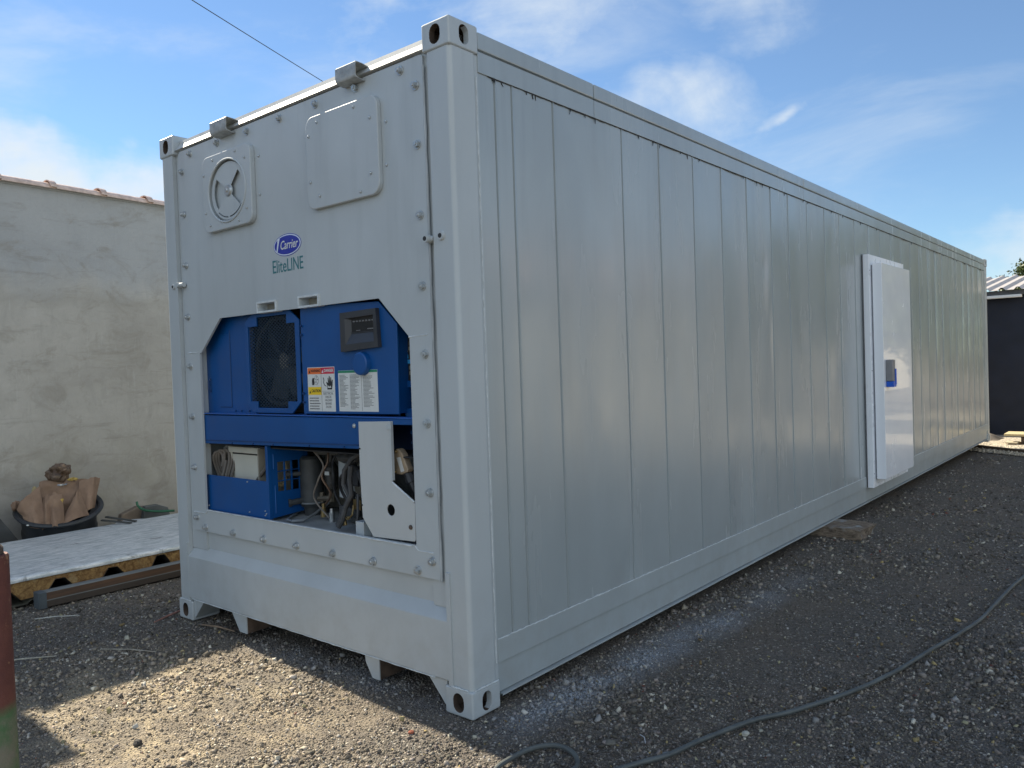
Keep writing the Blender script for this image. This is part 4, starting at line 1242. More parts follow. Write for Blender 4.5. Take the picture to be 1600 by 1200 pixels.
for k, mt_ in ((0, M_copper), (1, M_rubber), (2, M_cable), (4, M_black), (6, M_rubber)):
    x0 = 1.12 + 0.055 * k; y0 = rq.uniform(0.16, 0.34)
    pts = [(x0 + rq.uniform(-.05, .05), y0 + rq.uniform(-.03, .03), 1.06), (x0 + rq.uniform(-.05, .05), y0, 0.98), (x0 + rq.uniform(-.06, .06), y0 - 0.03, 0.90), (x0 + rq.uniform(-.07, .07), y0, 0.80), (x0 + rq.uniform(-.08, .08), y0 + 0.02, 0.70)]
    o = MB().tube(smooth_path(pts, 8), rq.uniform(0.004, 0.009), 7).build('refrigerant_pipe', mt_, ctn, smooth=True)
for k, (x0, z0) in enumerate(((1.18, 0.74), (1.25, 0.72), (1.34, 0.73), (1.40, 0.76))):
    MB().cyl((x0, 0.22, z0 - 0.05), (x0, 0.22, z0), 0.016, 0.014, 12).cyl((x0, 0.22, z0), (x0, 0.22, z0 + 0.022), 0.010, 0.009, 6).build('service_port', (M_brass, M_steel, M_black, M_brass)[k], ctn, smooth=True)
MB().box(1.30, 1.40, 0.28, 0.33, 0.86, 0.96, 0.004).build('relay_box', M_charc, ctn)
fl = MB()
fl.box(1.66, 1.72, 0.05, 0.10, 0.6715, 0.745, 0.002).prism([(1.66, 0.672), (1.95, 0.672), (1.95, 0.69), (1.74, 0.76)], 'y', 0.10, 0.104)
fl.build('foot_bracket', M_paint, ctn)

# grey shield plate in front
shp = [(1.745, 1.226), (1.965, 1.232), (1.968, 0.958), (1.985, 0.948), (2.106, 0.880), (2.111, 0.870), (2.107, 0.712), (2.100, 0.703), (1.822, 0.694), (1.750, 0.778), (1.742, 1.00)]
sho = MB().prism(shp, 'y', 0.022, 0.028, 0, 0.0012, [circle(1.950, 0.829, 0.0265, 24)]).build('plug_guard', paint('guard paint', (0.46, 0.485, 0.485), 0.05, 0.42), ctn)
MB().tube([(1.970, 0.0215, 0.956), (2.108, 0.0215, 0.879)], 0.0045, 6).build('guard_highlight', M_bead, sho, smooth=True)  # pale tube standing in for the highlight on the diagonal edge
MB().box(1.9655, 1.9735, 0.018, 0.034, 0.965, 1.232, 0.001).box(1.945, 1.978, 0.016, 0.0215, 1.195, 1.212, 0.001).build('guard_fold', M_paint, sho)
rivets(sho, [(2.080, 0.765)], 0.0215, 0.011, M_rust)
rivets(sho, [(1.752, 0.835), (1.750, 1.10)], 0.0215, 0.004, M_dark)
# plug on its holder
MB().box(1.972, 2.143, 0.21, 0.22, 0.66, 1.21).build('plug_recess', M_bluedk, ctn)
pc = MB().cyl((2.06, 0.15, 1.215), (2.06, 0.15, 1.02), 0.062, 0.058, n=24).cyl((2.06, 0.15, 1.185), (2.06, 0.15, 1.170), 0.068, n=24).cyl((2.06, 0.15, 1.135), (2.06, 0.15, 1.125), 0.066, n=24)
pc.build('plug_holder', M_bluedk, ctn, smooth=True)
pl = MB().prism([(1.925, 1.005), (1.920, 1.050), (1.932, 1.085), (1.945, 1.103), (1.962, 1.101), (1.985, 1.082), (2.022, 1.012), (2.018, 1.000), (1.975, 0.985), (1.940, 0.985)], 'y', 0.070, 0.105, 0, 0.004)
plo = pl.build('power_plug', M_plugtan, ctn, smooth=True, auto=22)
MB().prism([(1.950, 1.062), (1.975, 1.066), (1.998, 1.003), (1.975, 0.996)], 'y', 0.0685, 0.0697).build('plug_label', M_label, plo)
rivets(plo, [(1.948, 1.090), (1.940, 0.997)], 0.070, 0.008, M_brass)
pk = MB()
pk.tube([(1.975, 0.10, 1.02), (1.995, 0.10, 0.985), (2.02, 0.10, 0.945), (2.04, 0.10, 0.90), (2.045, 0.10, 0.80)], [0.024, 0.026, 0.025, 0.016, 0.016], 12)
pk.cyl((2.005, 0.10, 0.972), (2.018, 0.10, 0.948), 0.031, n=12)
pk.build('plug_cable', M_black, plo, smooth=True)

# ------------------------------------------------------------------ cold-room door fitted in the long side
YA, YB = 5.552, 6.815
df = MB()
df.box(2.4295, 2.4935, YA, YB, 0.187, 2.402, 0.002)
dfo = df.build('side_door', M_whitefr, ctn)
MB().box(2.436, 2.4405, YA - 0.012, YA - 0.0003, 0.19, 2.405).build('door_sealant', M_gap, dfo)
lf = MB().box(2.508, 2.592, 5.605, 6.640, 0.268, 2.315, 0.004).build('door_leaf', M_white, dfo, smooth=True)
MB().box(2.4938, 2.5078, 5.618, 6.625, 0.28, 2.303).build('door_gasket', simple('grey gasket', (0.22, 0.23, 0.26), 0.6), dfo)
sc_ = MB()
for z in (2.25, 1.30, 0.32): sc_.cyl((2.4936, 5.580, z), (2.4955, 5.580, z), 0.006, n=10).cut()
sc_.each('frame_screw', M_boltdk, dfo)
hb = MB().box(2.5925, 2.655, 5.665, 5.760, 1.195, 1.400, 0.010, 0).box(2.5925, 2.660, 5.668, 5.766, 1.140, 1.1945, 0.006, 1).box(2.6555, 2.664, 5.728, 5.764, 1.160, 1.312, 0.003, 1)
hb.build('door_handle', [M_handle, M_handleb], dfo, smooth=True)
kb = MB().cyl((2.5925, 5.86, 1.350), (2.607, 5.86, 1.350), 0.016, n=14).cyl((2.607, 5.86, 1.350), (2.612, 5.86, 1.350), 0.006, n=8).box(2.608, 2.611, 5.848, 5.872, 1.30, 1.335, 0.001).box(2.606, 2.609, 5.862, 5.872, 1.275, 1.31, 0.001)
kb.build('door_key', M_boltdk, dfo, smooth=True)

# ================================================================== LEFT: rendered wall with tiled coping
def render_mat():
    t = NT('cement render')
    p = t.pos()
    c = t.mix(t.ramp(t.noise(t.map(p, (1, 0.7, 1.0)), 1.6, 7, 0.62, 0.6), 0.34, 0.68), (0.365, 0.340, 0.300), (0.475, 0.445, 0.395))
    c = t.mix(t.math('MULTIPLY', t.ramp(t.noise(t.map(p, (1, 2.2, 0.9)), 5.5, 8, 0.68, 0.8), 0.50, 0.68), 0.30), c, (0.29, 0.275, 0.245))
    c = t.mix(t.math('MULTIPLY', t.ramp(t.noise(t.map(p, (1, 5, 0.6)), 7, 5, 0.6), 0.60, 0.74), 0.30), c, (0.56, 0.55, 0.51))
    # scratches and drips
    sc = t.ramp(t.noise(t.map(p, (1, 14, 2.2)), 4.5, 6, 0.7), 0.69, 0.74)
    c = t.mix(t.math('MULTIPLY', sc, 0.65), c, (0.09, 0.08, 0.068))
    sep = t.n('ShaderNodeSeparateXYZ'); t.link(p, sep.inputs[0])
    damp = t.math('MULTIPLY', t.ramp(sep.outputs[2], 1.1, 0.2), t.ramp(t.noise(p, 3, 5, 0.6), 0.4, 0.65))
    c = t.mix(t.math('MULTIPLY', damp, 0.45), c, (0.32, 0.29, 0.20))
    # a long horizontal trowel band with darker run
    band = t.math('MULTIPLY', t.ramp(t.math('ABSOLUTE', t.math('SUBTRACT', t.math('ADD', sep.outputs[2], t.math('MULTIPLY', t.noise(p, 2.5, 4), 0.22)), 2.32)), 0.10, 0.0), 0.42)
    c = t.mix(band, c, (0.30, 0.28, 0.24))
    # bluish skylight painted into the upper wall colour, ending in a wavering line
    lvl = t.math('ADD', sep.outputs[2], t.math('MULTIPLY', t.math('SUBTRACT', t.noise(t.map(p, (1, 0.8, 0.6)), 1.8, 5, 0.6), 0.5), 1.1))
    up = t.ramp(lvl, 2.25, 2.60)
    c = t.mix(t.math('MULTIPLY', up, 0.55), c, (0.36, 0.375, 0.39))
    blot = t.ramp(t.noise(t.map(p, (1, 0.9, 1.3)), 2.7, 7, 0.66, 0.9), 0.52, 0.66)
    c = t.mix(t.math('MULTIPLY', blot, 0.50), c, (0.26, 0.232, 0.188))
    sm_ = t.ramp(t.noise(t.map(p, (1, 0.5, 3.2)), 3.6, 7, 0.68, 0.5), 0.56, 0.68)
    c = t.mix(t.math('MULTIPLY', sm_, 0.32), c, (0.22, 0.20, 0.165))
    sp2 = t.ramp(t.noise(t.map(p, (1, 1, 0.55)), 11, 6, 0.72), 0.70, 0.73)
    c = t.mix(t.math('MULTIPLY', sp2, 0.6), c, (0.12, 0.105, 0.085))
    t.set(color=c, rough=0.9, spec=0.2)
    nb = t.bump(t.noise(p, 24, 6, 0.65), 0.45, 0.015)
    nb = t.bump(t.noise(t.map(p, (1, 0.5, 1)), 3.0, 4), 0.25, 0.05, nb)
    t.set(normal=nb)
    return t.m
M_render = render_mat()
wall = empty('rendered_wall', 'tall grey cement rendered wall topped with clay coping tiles, left of the container', 'wall', (-3.2, 0, 0))
XW = -3.2
def ztop(y): return 3.225 - 0.018 * (y - 0.15)
mbw = MB()
mbw.prism([(-0.95, -0.3), (16.0, -0.3), (16.0, ztop(16.0)), (-0.95, ztop(-0.95))], 'x', -0.25, 0.0)
wo = mbw.build('wall', M_render, wall)
ml2 = MB()
M_tile = simple('clay tile', (0.62, 0.46, 0.37), 0.38, 0, 0.35, 14, 0.5, 60)
# half-round tiles lapped along the coping
def tile_run(y, pitch, first=[None]):
    ln = pitch + 0.05
    n = 12; vs = []; fs = []
    for i, (yy, rr_, lift) in enumerate(((0, 0.100, 0.026), (0.05, 0.100, 0.023), (0.053, 0.086, 0.016), (ln, 0.080, 0.004))):
        for k in range(n + 1):
            a = math.pi * k / n
            vs.append((-0.055 + rr_ * 1.35 * math.cos(a), yy, lift + rr_ * 0.80 * math.sin(a)))
        for k in range(n + 1):
            a = math.pi * k / n
            vs.append((-0.055 + (rr_ - 0.012) * 1.35 * math.cos(a), yy, lift + (rr_ - 0.012) * 0.80 * math.sin(a)))
    m_ = 2 * (n + 1)
    for i in range(3):
        for k in range(n):
            fs.append((i * m_ + k, i * m_ + k + 1, (i + 1) * m_ + k + 1, (i + 1) * m_ + k))
            fs.append((i * m_ + n + 1 + k, (i + 1) * m_ + n + 1 + k, (i + 1) * m_ + n + 2 + k, i * m_ + n + 2 + k))
    for k in range(n):
        fs.append((k, n + 1 + k, n + 2 + k, k + 1)); fs.append((3 * m_ + k, 3 * m_ + k + 1, 3 * m_ + n + 2 + k, 3 * m_ + n + 1 + k))
    for i in range(3):
        for s_ in (0, n): fs.append((i * m_ + s_, (i + 1) * m_ + s_, (i + 1) * m_ + n + 1 + s_, i * m_ + n + 1 + s_))
    return MB().add(vs, fs)
t0 = None; yy = -0.80
while yy < 15.5:
    if t0 is None:
        t0 = tile_run(0, 0.445).build('coping_tile', M_tile, wall, smooth=True); o = t0
    else: o = copy_part(t0, wall)
    o.location = (0, yy, ztop(yy) - 0.004); o.rotation_euler = (random.uniform(-.006, .006), random.uniform(-.02, .02), random.uniform(-.012, .012))
    yy += 0.445
MB().prism([(-0.95, ztop(-0.95)), (16.0, ztop(16.0)), (16.0, ztop(16) + 0.022), (-0.95, ztop(-0.95) + 0.022)], 'x', -0.13, 0.012).build('coping_mortar', M_render, wall)

# unseen higher house end, added out of the frame at the left: its shadow closes the sunlit patch
hn = empty('shade_house', 'unseen taller house end added beyond the left edge to cast shade', 'house', (-3.5, -3.5, 0))
MB().box(-5.0, 0.25, -3.0, 2.62, -0.2, 3.7).build('wall', M_render, hn)
MB().prism([(-5.3, 3.68), (0.45, 3.68), (-2.4, 5.1)], 'y', -3.2, 2.68).build('roof', M_tile, hn)

# ================================================================== panel stack, beam and clutter on the left
def silver_mat():
    t = NT('weathered foil facing')
    p = t.pos()
    c = t.mix(t.ramp(t.noise(t.map(p, (1, 0.30, 1)), 26, 8, 0.75, 0.2), 0.36, 0.62), (0.42, 0.47, 0.475), (0.80, 0.81, 0.81))
    st = t.ramp(t.noise(t.map(p, (26, 1.6, 1)), 7, 7, 0.7), 0.50, 0.64)
    c = t.mix(t.math('MULTIPLY', st, 0.5), c, (0.22, 0.22, 0.22))
    bl = t.ramp(t.noise(p, 4.2, 9, 0.72, 0.4), 0.60, 0.66)
    c = t.mix(t.math('MULTIPLY', bl, 0.65), c, (0.13, 0.13, 0.13))
    t.set(color=c, rough=t.ramp(t.noise(p, 30, 4), 0.3, 0.7, 0.38, 0.65), metal=0.25)
    t.set(normal=t.bump(t.noise(t.map(p, (1, 0.4, 1)), 30, 5, 0.7), 0.5, 0.008))
    return t.m
def foam_mat():
    t = NT('yellowed foam core')
    p = t.pos()
    c = t.mix(t.ramp(t.noise(p, 26, 7, 0.7, 1.0), 0.38, 0.64), (0.17, 0.085, 0.03), (0.42, 0.26, 0.10))
    c = t.mix(t.ramp(t.noise(p, 8, 4), 0.58, 0.72), c, (0.50, 0.38, 0.20))
    t.set(color=c, rough=0.95, normal=t.bump(t.noise(p, 55, 6, 0.8), 1.0, 0.015)); return t.m
ps = empty('sandwich_panel', 'silver faced insulation panel with crumbling orange foam edge, lying by the wall', 'insulation panel', (-1.8, 0.6, 0))
def loc_(pts): return pts
px0, px1, py0, py1 = -2.46, -1.085, -0.95, 1.9
off = Vector((1.8, -0.6, 0))
def shift(mb, d): mb.v = [(x + d.x, y + d.y, z + d.z) for x, y, z in mb.v]; return mb
# foam: long edge outline with trapezoid voids, in (y,z)
low = 0.052
edge = [(py0, 0.168), (py1, 0.168)]
bot = []
c0 = -0.27
yv = [c0 + 0.345 * k for k in range(-1, 7)]
for c in yv:
    if py0 + 0.12 < c < py1 - 0.12:
        h_ = 0.140 if abs(c - 0.42) > 0.05 else 0.155
        bot += [(c - 0.095, low + random.uniform(-.004, .004)), (c - 0.068, 0.088), (c - 0.032, h_), (c + 0.030, h_ - 0.003), (c + 0.070, 0.088), (c + 0.105, low + random.uniform(-.004, .004))]
poly = [(py0, low)] + bot + [(py1, low), (py1, 0.168), (py0, 0.168)]
fm = MB().prism(poly, 'x', px0 + 0.01, px1 - 0.012)
shift(fm, off).build('foam_core', foam_mat(), ps)
M_silver = silver_mat()
sk = MB()
vs = []; fs = []; NX, NY = 10, 40
prof_ = [(px0, 0.170), (px0 + 0.02, 0.2005), (px0 + 0.3, 0.2010), (px0 + 0.7, 0.2020), (px1 - 0.16, 0.2005), (px1 - 0.10, 0.196), (px1 - 0.08, 0.202), (px1 - 0.022, 0.200), (px1 - 0.004, 0.192), (px1, 0.180), (px1 - 0.002, 0.166)]
for j in range(NY + 1):
    y = py0 + (py1 - py0) * j / NY
    for (x, z) in prof_:
        vs.append((x + 0.004 * mnoise.noise(Vector((x * 3, y * 4, 0))), y, z + 0.003 * mnoise.noise(Vector((x * 5, y * 3, 2)))))
n = len(prof_)
for j in range(NY):
    for i in range(n - 1): fs.append((j * n + i, j * n + i + 1, (j + 1) * n + i + 1, (j + 1) * n + i))
sk.add(vs, fs)
shift(sk, off).build('top_facing', M_silver, ps, smooth=True, auto=60)
# torn foil on the underside following the ribs
un = MB()
lo_pts = [(y, z - 0.0025) for y, z in [(py0, low)] + bot + [(py1, low)]]
vs = [(x, y, z) for x in (px0, px1 - 0.004) for (y, z) in lo_pts]; n = len(lo_pts)
fs = [(i, i + 1, n + i + 1, n + i) for i in range(n - 1)]
un.add(vs, fs); shift(un, off).build('ribbed_facing', simple('dark ribbed steel', (0.07, 0.062, 0.055), 0.6, 0.2, 0.4, 12), ps)
# a second, darker ribbed sheet underneath
rs_ = MB()
pts = []; c = py0
while c < py1: pts += [(c, 0.022), (c + 0.12, 0.022), (c + 0.15, 0.042), (c + 0.20, 0.042), (c + 0.23, 0.022)]; c += 0.345
vs = [(x, y, z + dz) for dz in (0, -0.004) for x in (px0 - 0.02, px1 + 0.01) for (y, z) in pts]; n = len(pts)
fs = []
for i in range(n - 1): fs += [(i, i + 1, n + i + 1, n + i), (2 * n + i, 3 * n + i, 3 * n + i + 1, 2 * n + i + 1), (n + i, n + i + 1, 3 * n + i + 1, 3 * n + i)]
rs_.add(vs, fs)
o = rs_.build('roofing_sheet', simple('brown green ribbed sheet', (0.085, 0.085, 0.065), 0.6, 0.1, 0.4, 8), None)
tag(o, 'dull ribbed roofing sheet lying flat beneath the foam panel', 'roofing sheet')

def wood_mat(name, a, b_, sc=(1, 14, 1), bark=0.0):
    t = NT(name); p = t.obj()
    c = t.mix(t.ramp(t.noise(t.map(p, sc), 9, 6, 0.65, 0.6), 0.3, 0.7), a, b_)
    t.set(color=c, rough=0.85, normal=t.bump(t.noise(t.map(p, sc), 30, 5, 0.7), 0.5, 0.006)); return t.m
# hollow profile beam: grey coated top, brown side
bmb = MB()
bmb.box(-0.042, 0.042, -1.35, 1.35, 0.0, 0.098, 0.004)
o = bmb.build('steel_beam', [NT('x').m], None, loc=(-0.972, 0.895, 0.004))
t = NT('beam coating'); p = t.obj(); sep = t.n('ShaderNodeSeparateXYZ'); t.link(p, sep.inputs[0])
band = t.math('MULTIPLY', t.ramp(sep.outputs[2], 0.046, 0.050), t.ramp(sep.outputs[2], 0.0955, 0.0945))
base = t.mix(t.ramp(t.noise(t.map(p, (1, .3, 1)), 9, 5), 0.35, 0.65), (0.105, 0.115, 0.115), (0.17, 0.18, 0.175))
side_c = t.mix(t.ramp(t.noise(t.map(p, (1, .2, 3)), 11, 5), 0.4, 0.6), (0.115, 0.062, 0.035), (0.075, 0.045, 0.03))
lowc = t.ramp(sep.outputs[2], 0.044, 0.040)
c = t.mix(band, base, side_c); c = t.mix(lowc, c, (0.055, 0.042, 0.033))
t.set(color=c, rough=0.6, normal=t.bump(t.noise(p, 60, 4), 0.2, 0.003)); o.data.materials.clear(); o.data.materials.append(t.m)
MB().box(-0.046, 0.046, -1.358, -1.35, -0.006, 0.101, 0.003).box(-0.046, 0.046, -1.35, -1.31, -0.005, 0.1005, 0.002).build('end_cap', simple('end cap', (0.07, 0.085, 0.095), 0.6), o)
tag(o, 'long grey and brown square beam on the gravel in front of the foam panel', 'beam')

# black tub
TUB = Vector((-2.76, 0.345, 0.375))
tub = empty('builders_tub', 'round black plastic builders tub stuffed with brown paper sacks', 'tub', (-2.76, 0.345, -0.02))
TR = 0.318
TD = Vector((0.94, -0.34, 0)); TRt = Vector((0.34, 0.94, 0))     # towards the yard, and along the wall
tilt = Matrix.Rotation(R(19), 3, TRt)
def tubp(r, a, z):
    v = tilt @ Vector((r * math.cos(a), r * math.sin(a), z)); v = v + TUB - Vector(tub.location); return v
vs = []; fs = []; n = 48
prof_ = [(0.285, -0.33), (0.292, -0.20), (0.245, -0.04), (0.312, -0.035), (0.335, -0.030), (0.345, -0.012), (0.338, 0.004), (0.322, 0.006), (0.304, -0.004), (0.292, -0.04), (0.275, -0.32)]
for (r_, z_) in prof_:
    for k in range(n): vs.append(tubp(r_, 2 * math.pi * k / n, z_))
m_ = len(prof_)
for i in range(m_ - 1):
    for k in range(n): fs.append((i * n + k, i * n + (k + 1) % n, (i + 1) * n + (k + 1) % n, (i + 1) * n + k))
fs.append(tuple(range(n))); fs.append(tuple(range((m_ - 1) * n, m_ * n)))
MB().add(vs, fs).build('bowl', simple('tub plastic', (0.030, 0.034, 0.040), 0.5, 0, 0.3, 8, 0.1), tub, smooth=True)
MB().sphere(tubp(0.345, R(-62), -0.012), 0.011, 1, 0, (1.6, 1, 0.7)).build('tub_mark', M_label, tub)

# paper sacks: folded, crumpled sheets standing in the tub
M_paper = NT('brown kraft paper'); p = M_paper.obj()
cpp = M_paper.mix(M_paper.ramp(M_paper.noise(p, 7, 6, 0.6), 0.3, 0.7), (0.20, 0.125, 0.080), (0.30, 0.195, 0.130))
M_paper.set(color=cpp, rough=0.8, normal=M_paper.bump(M_paper.noise(M_paper.map(p, (1, 1, 0.6)), 14, 6, 0.7, 0.8), 0.6, 0.02)); M_paper = M_paper.m
M_paperdk = simple('shiny brown wrapping', (0.13, 0.085, 0.055), 0.35, 0.2, 0.4, 10, 0.5, 30)
def sack(pts, name, label, mat=M_paper, th=0.004, amp=0.012, seed=0, cat='paper sack', group=None, sub=14):
    """pts: quad of 3-D corners (bottom left, bottom right, top right, top left) bent and creased into a standing sheet"""
    a, b_, c, d = [Vector(p) for p in pts]
    nrm = (b_ - a).cross(d - a).normalized()
    vs = []; fs = []; n = sub
    for side_ in (0, 1):
        for j in range(n + 1):
            for i in range(n + 1):
                u_, v_ = i / n, j / n
                q = a.lerp(b_, u_).lerp(d.lerp(c, u_), v_)
                cr = abs(mnoise.noise(Vector((u_ * 2.3 + seed, v_ * 1.7, seed)))) * 3.2 + mnoise.noise(Vector((u_ * 6 + seed, v_ * 5, seed + 3))) * 0.8
                belly = math.sin(math.pi * u_) * 0.05
                ed = (mnoise.noise(Vector((u_ * 5, seed, 7))) * 0.025) * (v_ > 0.95)
                q = q + nrm * (cr * amp + belly + side_ * th) + Vector((0, 0, ed))
                vs.append(q)
    m_ = (n + 1) ** 2
    for j in range(n):
        for i in range(n):
            k = j * (n + 1) + i
            fs.append((k, k + 1, k + n + 2, k + n + 1)); fs.append((m_ + k, m_ + k + n + 1, m_ + k + n + 2, m_ + k + 1))
    for i in range(n):
        k = i; fs.append((k, m_ + k, m_ + k + 1, k + 1))
        k = n * (n + 1) + i; fs.append((k, k + 1, m_ + k + 1, m_ + k))
        k = i * (n + 1); fs.append((k, k + n + 1, m_ + k + n + 1, m_ + k))
        k = i * (n + 1) + n; fs.append((k, m_ + k, m_ + k + n + 1, k + n + 1))
    o = MB().add(vs, fs).build(name, mat, None, smooth=True, auto=24)
    tag(o, label, cat, group); return o
def tl_(r, d, z): return tuple(TUB + TRt * r + TD * d + Vector((0, 0, z)))
def sk_(pts): return [tl_(*q) for q in pts]
sack(sk_([(-0.22, 0.16, -0.12), (-0.08, 0.24, -0.14), (-0.13, 0.06, 0.20), (-0.30, 0.10, 0.035)]), 'paper_sack', 'brown paper sack leaning out over the left rim of the black tub', seed=1)
sack(sk_([(-0.13, 0.24, -0.15), (0.04, 0.28, -0.15), (0.03, 0.10, 0.11), (-0.12, 0.10, 0.10)]), 'paper_sack', 'rounded brown paper sack at the front middle of the tub', seed=4, amp=0.018)
sack(sk_([(-0.03, 0.27, -0.15), (0.22, 0.16, -0.08), (0.15, 0.02, 0.14), (0.10, 0.10, 0.05)]), 'paper_sack', 'smooth triangular flap of brown paper sack facing out of the tub', seed=9, amp=0.006)
sack(sk_([(0.14, 0.10, -0.08), (0.27, 0.02, -0.04), (0.32, -0.06, 0.21), (0.16, -0.04, 0.20)]), 'paper_sack', 'upright brown paper sack at the right side of the tub', seed=13, amp=0.008)
sack(sk_([(-0.20, -0.02, -0.10), (0.20, -0.04, -0.10), (0.26, -0.14, 0.20), (-0.14, -0.14, 0.21)]), 'paper_sack', 'dark brown paper sack at the back of the tub behind the others', seed=17, amp=0.022)
# rolled tip at the far left and crumpled dark wrapper on top
def crumple(c, r_, sc, seed, mat, name, label, cat, nlev=4):
    b = bmesh.new(); bmesh.ops.create_icosphere(b, subdivisions=nlev, radius=1)
    for v in b.verts:
        q = v.co.copy()
        k = abs(mnoise.noise(q * 1.1 + Vector((seed, 0, 0)))) * 1.2 + abs(mnoise.noise(q * 2.3 + Vector((0, seed, 0)))) * 0.35
        v.co = Vector((c[0] + q.x * r_ * sc[0] * (0.7 + k), c[1] + q.y * r_ * sc[1] * (0.7 + k), c[2] + q.z * r_ * sc[2] * (0.7 + k)))
    o = MB().bm(b).build(name, mat, None, smooth=True, auto=22)
    tag(o, label, cat); return o
crumple(tl_(0.015, -0.10, 0.285), 0.080, (0.8, 1.15, 0.95), 3, M_paperdk, 'crumpled_wrapper', 'crumpled dark brown shiny wrapper on top of the paper sacks', 'wrapper')
crumple(tl_(-0.315, 0.02, 0.05), 0.038, (0.8, 0.9, 1.0), 8, M_paper, 'crumpled_paper', 'small crumpled brown paper end poking out at the left rim of the tub', 'paper')
M_yel = simple('yellow scrap', (0.42, 0.29, 0.07), 0.6, 0, 0.4, 25)
crumple(tl_(0.115, -0.05, 0.225), 0.026, (0.5, 1.5, 0.5), 5, M_yel, 'yellow_scrap', 'yellow torn scrap lying right of the dark wrapper', 'scrap', 3)
crumple(tl_(-0.175, 0.07, 0.155), 0.026, (0.5, 0.9, 1.5), 6, simple('straw scrap', (0.36, 0.29, 0.15), 0.7), 'yellow_scrap', 'pale yellow torn strip along the top edge of the left sack', 'scrap', 3)
crumple(tl_(0.015, 0.16, 0.065), 0.020, (0.5, 0.8, 1.2), 7, M_yel, 'yellow_scrap', 'small yellow scrap caught in the middle of the paper sacks', 'scrap', 3)
crumple(tl_(0.03, -0.02, 0.185), 0.022, (0.4, 1.5, 0.4), 2, M_steel, 'foil_scrap', 'small shiny foil scrap under the dark wrapper', 'scrap', 3)

# leaning sheets at the far left
for k, (yb, yt, x_, col) in enumerate(((0.12, -0.24, -2.75, (0.06, 0.063, 0.067)), (0.02, -0.30, -2.82, (0.13, 0.115, 0.09)))):
    mb = MB().prism([(yb - 0.50, -0.02), (yb, -0.02), (yt, 0.56), (yt - 0.50, 0.56)], 'x', x_ - 0.012, x_, 0, 0.002)
    o = mb.build('metal_sheet', simple('dull sheet', col, 0.45, 0.3, 0.3, 6), None)
    tag(o, ('dark grey sheet leaning at the left of the tub, nearer the viewer', 'brownish sheet leaning behind the dark grey one left of the tub')[k], 'metal sheet')
# bucket lid, dark bars, board, hose
o = MB().cyl((-2.52, 0.86, 0.150), (-2.52, 0.86, 0.166), 0.150, 0.155, 36).cyl((-2.52, 0.86, 0.166), (-2.52, 0.86, 0.178), 0.150, 0.140, 36).cyl((-2.52, 0.86, -0.03), (-2.52, 0.86, 0.150), 0.115, 0.135, 30).build('white_bucket', simple('white plastic', (0.55, 0.58, 0.60), 0.35), None, smooth=True)
tag(o, 'white lidded bucket behind the foam panel, right of the tub', 'bucket')
for k, (a, b_) in enumerate((((-2.52, 0.60, 0.235), (-2.30, 0.74, 0.212)), ((-2.55, 0.66, 0.25), (-2.36, 0.80, 0.212)))):
    o = MB().box(-0.14, 0.14, -0.014, 0.014, -0.006, 0.006, 0.002).build('wooden_offcut', simple('dark offcut', (0.05, 0.052, 0.05), 0.7), None)
    d = Vector(b_) - Vector(a); o.location = (Vector(a) + Vector(b_)) / 2; o.rotation_euler = d.to_track_quat('X', 'Z').to_euler()
    tag(o, ('thin dark strip lying on the panel edge beside the tub', 'thin dark strip just behind its twin beside the tub')[k], 'offcut')
o = MB().prism([(0.83, -0.03), (1.28, -0.03), (1.22, 0.235), (1.05, 0.258), (0.90, 0.205)], 'x', -2.90, -2.82, 0, 0.01).build('scrap_board', simple('brown board', (0.20, 0.155, 0.115), 0.8), None)
tag(o, 'brown board scrap standing against the wall behind the white bucket', 'board')
o = MB().prism([(1.02, -0.03), (1.36, -0.03), (1.30, 0.22), (1.20, 0.262), (1.08, 0.262)], 'x', -2.80, -2.74, 0, 0.008).build('grey_crate', simple('dark grey plastic', (0.10, 0.11, 0.11), 0.5), None)
tag(o, 'dark grey plastic piece beside the green hose against the wall', 'crate')
o = MB().tube([(-2.70, 0.985, 0.325), (-2.69, 0.985, 0.295), (-2.68, 1.005, 0.262), (-2.67, 1.05, 0.235), (-2.66, 1.10, 0.222), (-2.62, 1.18, 0.21), (-2.58, 1.28, 0.205)], 0.011, 10).build('green_hose', simple('green hose', (0.02, 0.12, 0.06), 0.4), None, smooth=True)
tag(o, 'short dark green hose end curling up behind the panel', 'hose')

# ================================================================== rusty post at the left edge
t = NT('flaking red paint'); p = t.obj()
c = t.mix(t.ramp(t.noise(p, 9, 6), 0.35, 0.65), (0.10, 0.030, 0.024), (0.15, 0.050, 0.035))
fk = t.ramp(t.noise(p, 17, 8, 0.7), 0.60, 0.64)
c = t.mix(fk, c, (0.27, 0.14, 0.075))
sep = t.n('ShaderNodeSeparateXYZ'); t.link(p, sep.inputs[0])
gr = t.ramp(t.math('ADD', sep.outputs[2], t.math('MULTIPLY', t.noise(p, 6, 4), 0.12)), 0.44, 0.40)
c = t.mix(gr, c, t.mix(t.ramp(t.noise(p, 12, 5), 0.4, 0.6), (0.065, 0.13, 0.055), (0.16, 0.15, 0.11)))
t.set(color=c, rough=0.75, normal=t.bump(t.noise(p, 28, 6, 0.7), 0.7, 0.008))
po = MB().tube([(0, 0, -0.1), (0, 0, 0.20), (0.001, 0, 0.5), (0, 0, 0.875), (0, 0, 0.882)], [0.062, 0.062, 0.061, 0.062, 0.058], 28)
po = po.build('steel_post', t.m, None, smooth=True, loc=(1.582, -1.452, 0))
MB().tube([(0, 0, 0.8825), (0, 0, 0.905), (0, 0, 0.918)], [0.047, 0.046, 0.036], 24).build('post_cap', M_rust, po, smooth=True)
tag(po, 'short rusty post with flaking red paint and a green foot at the left edge', 'post')

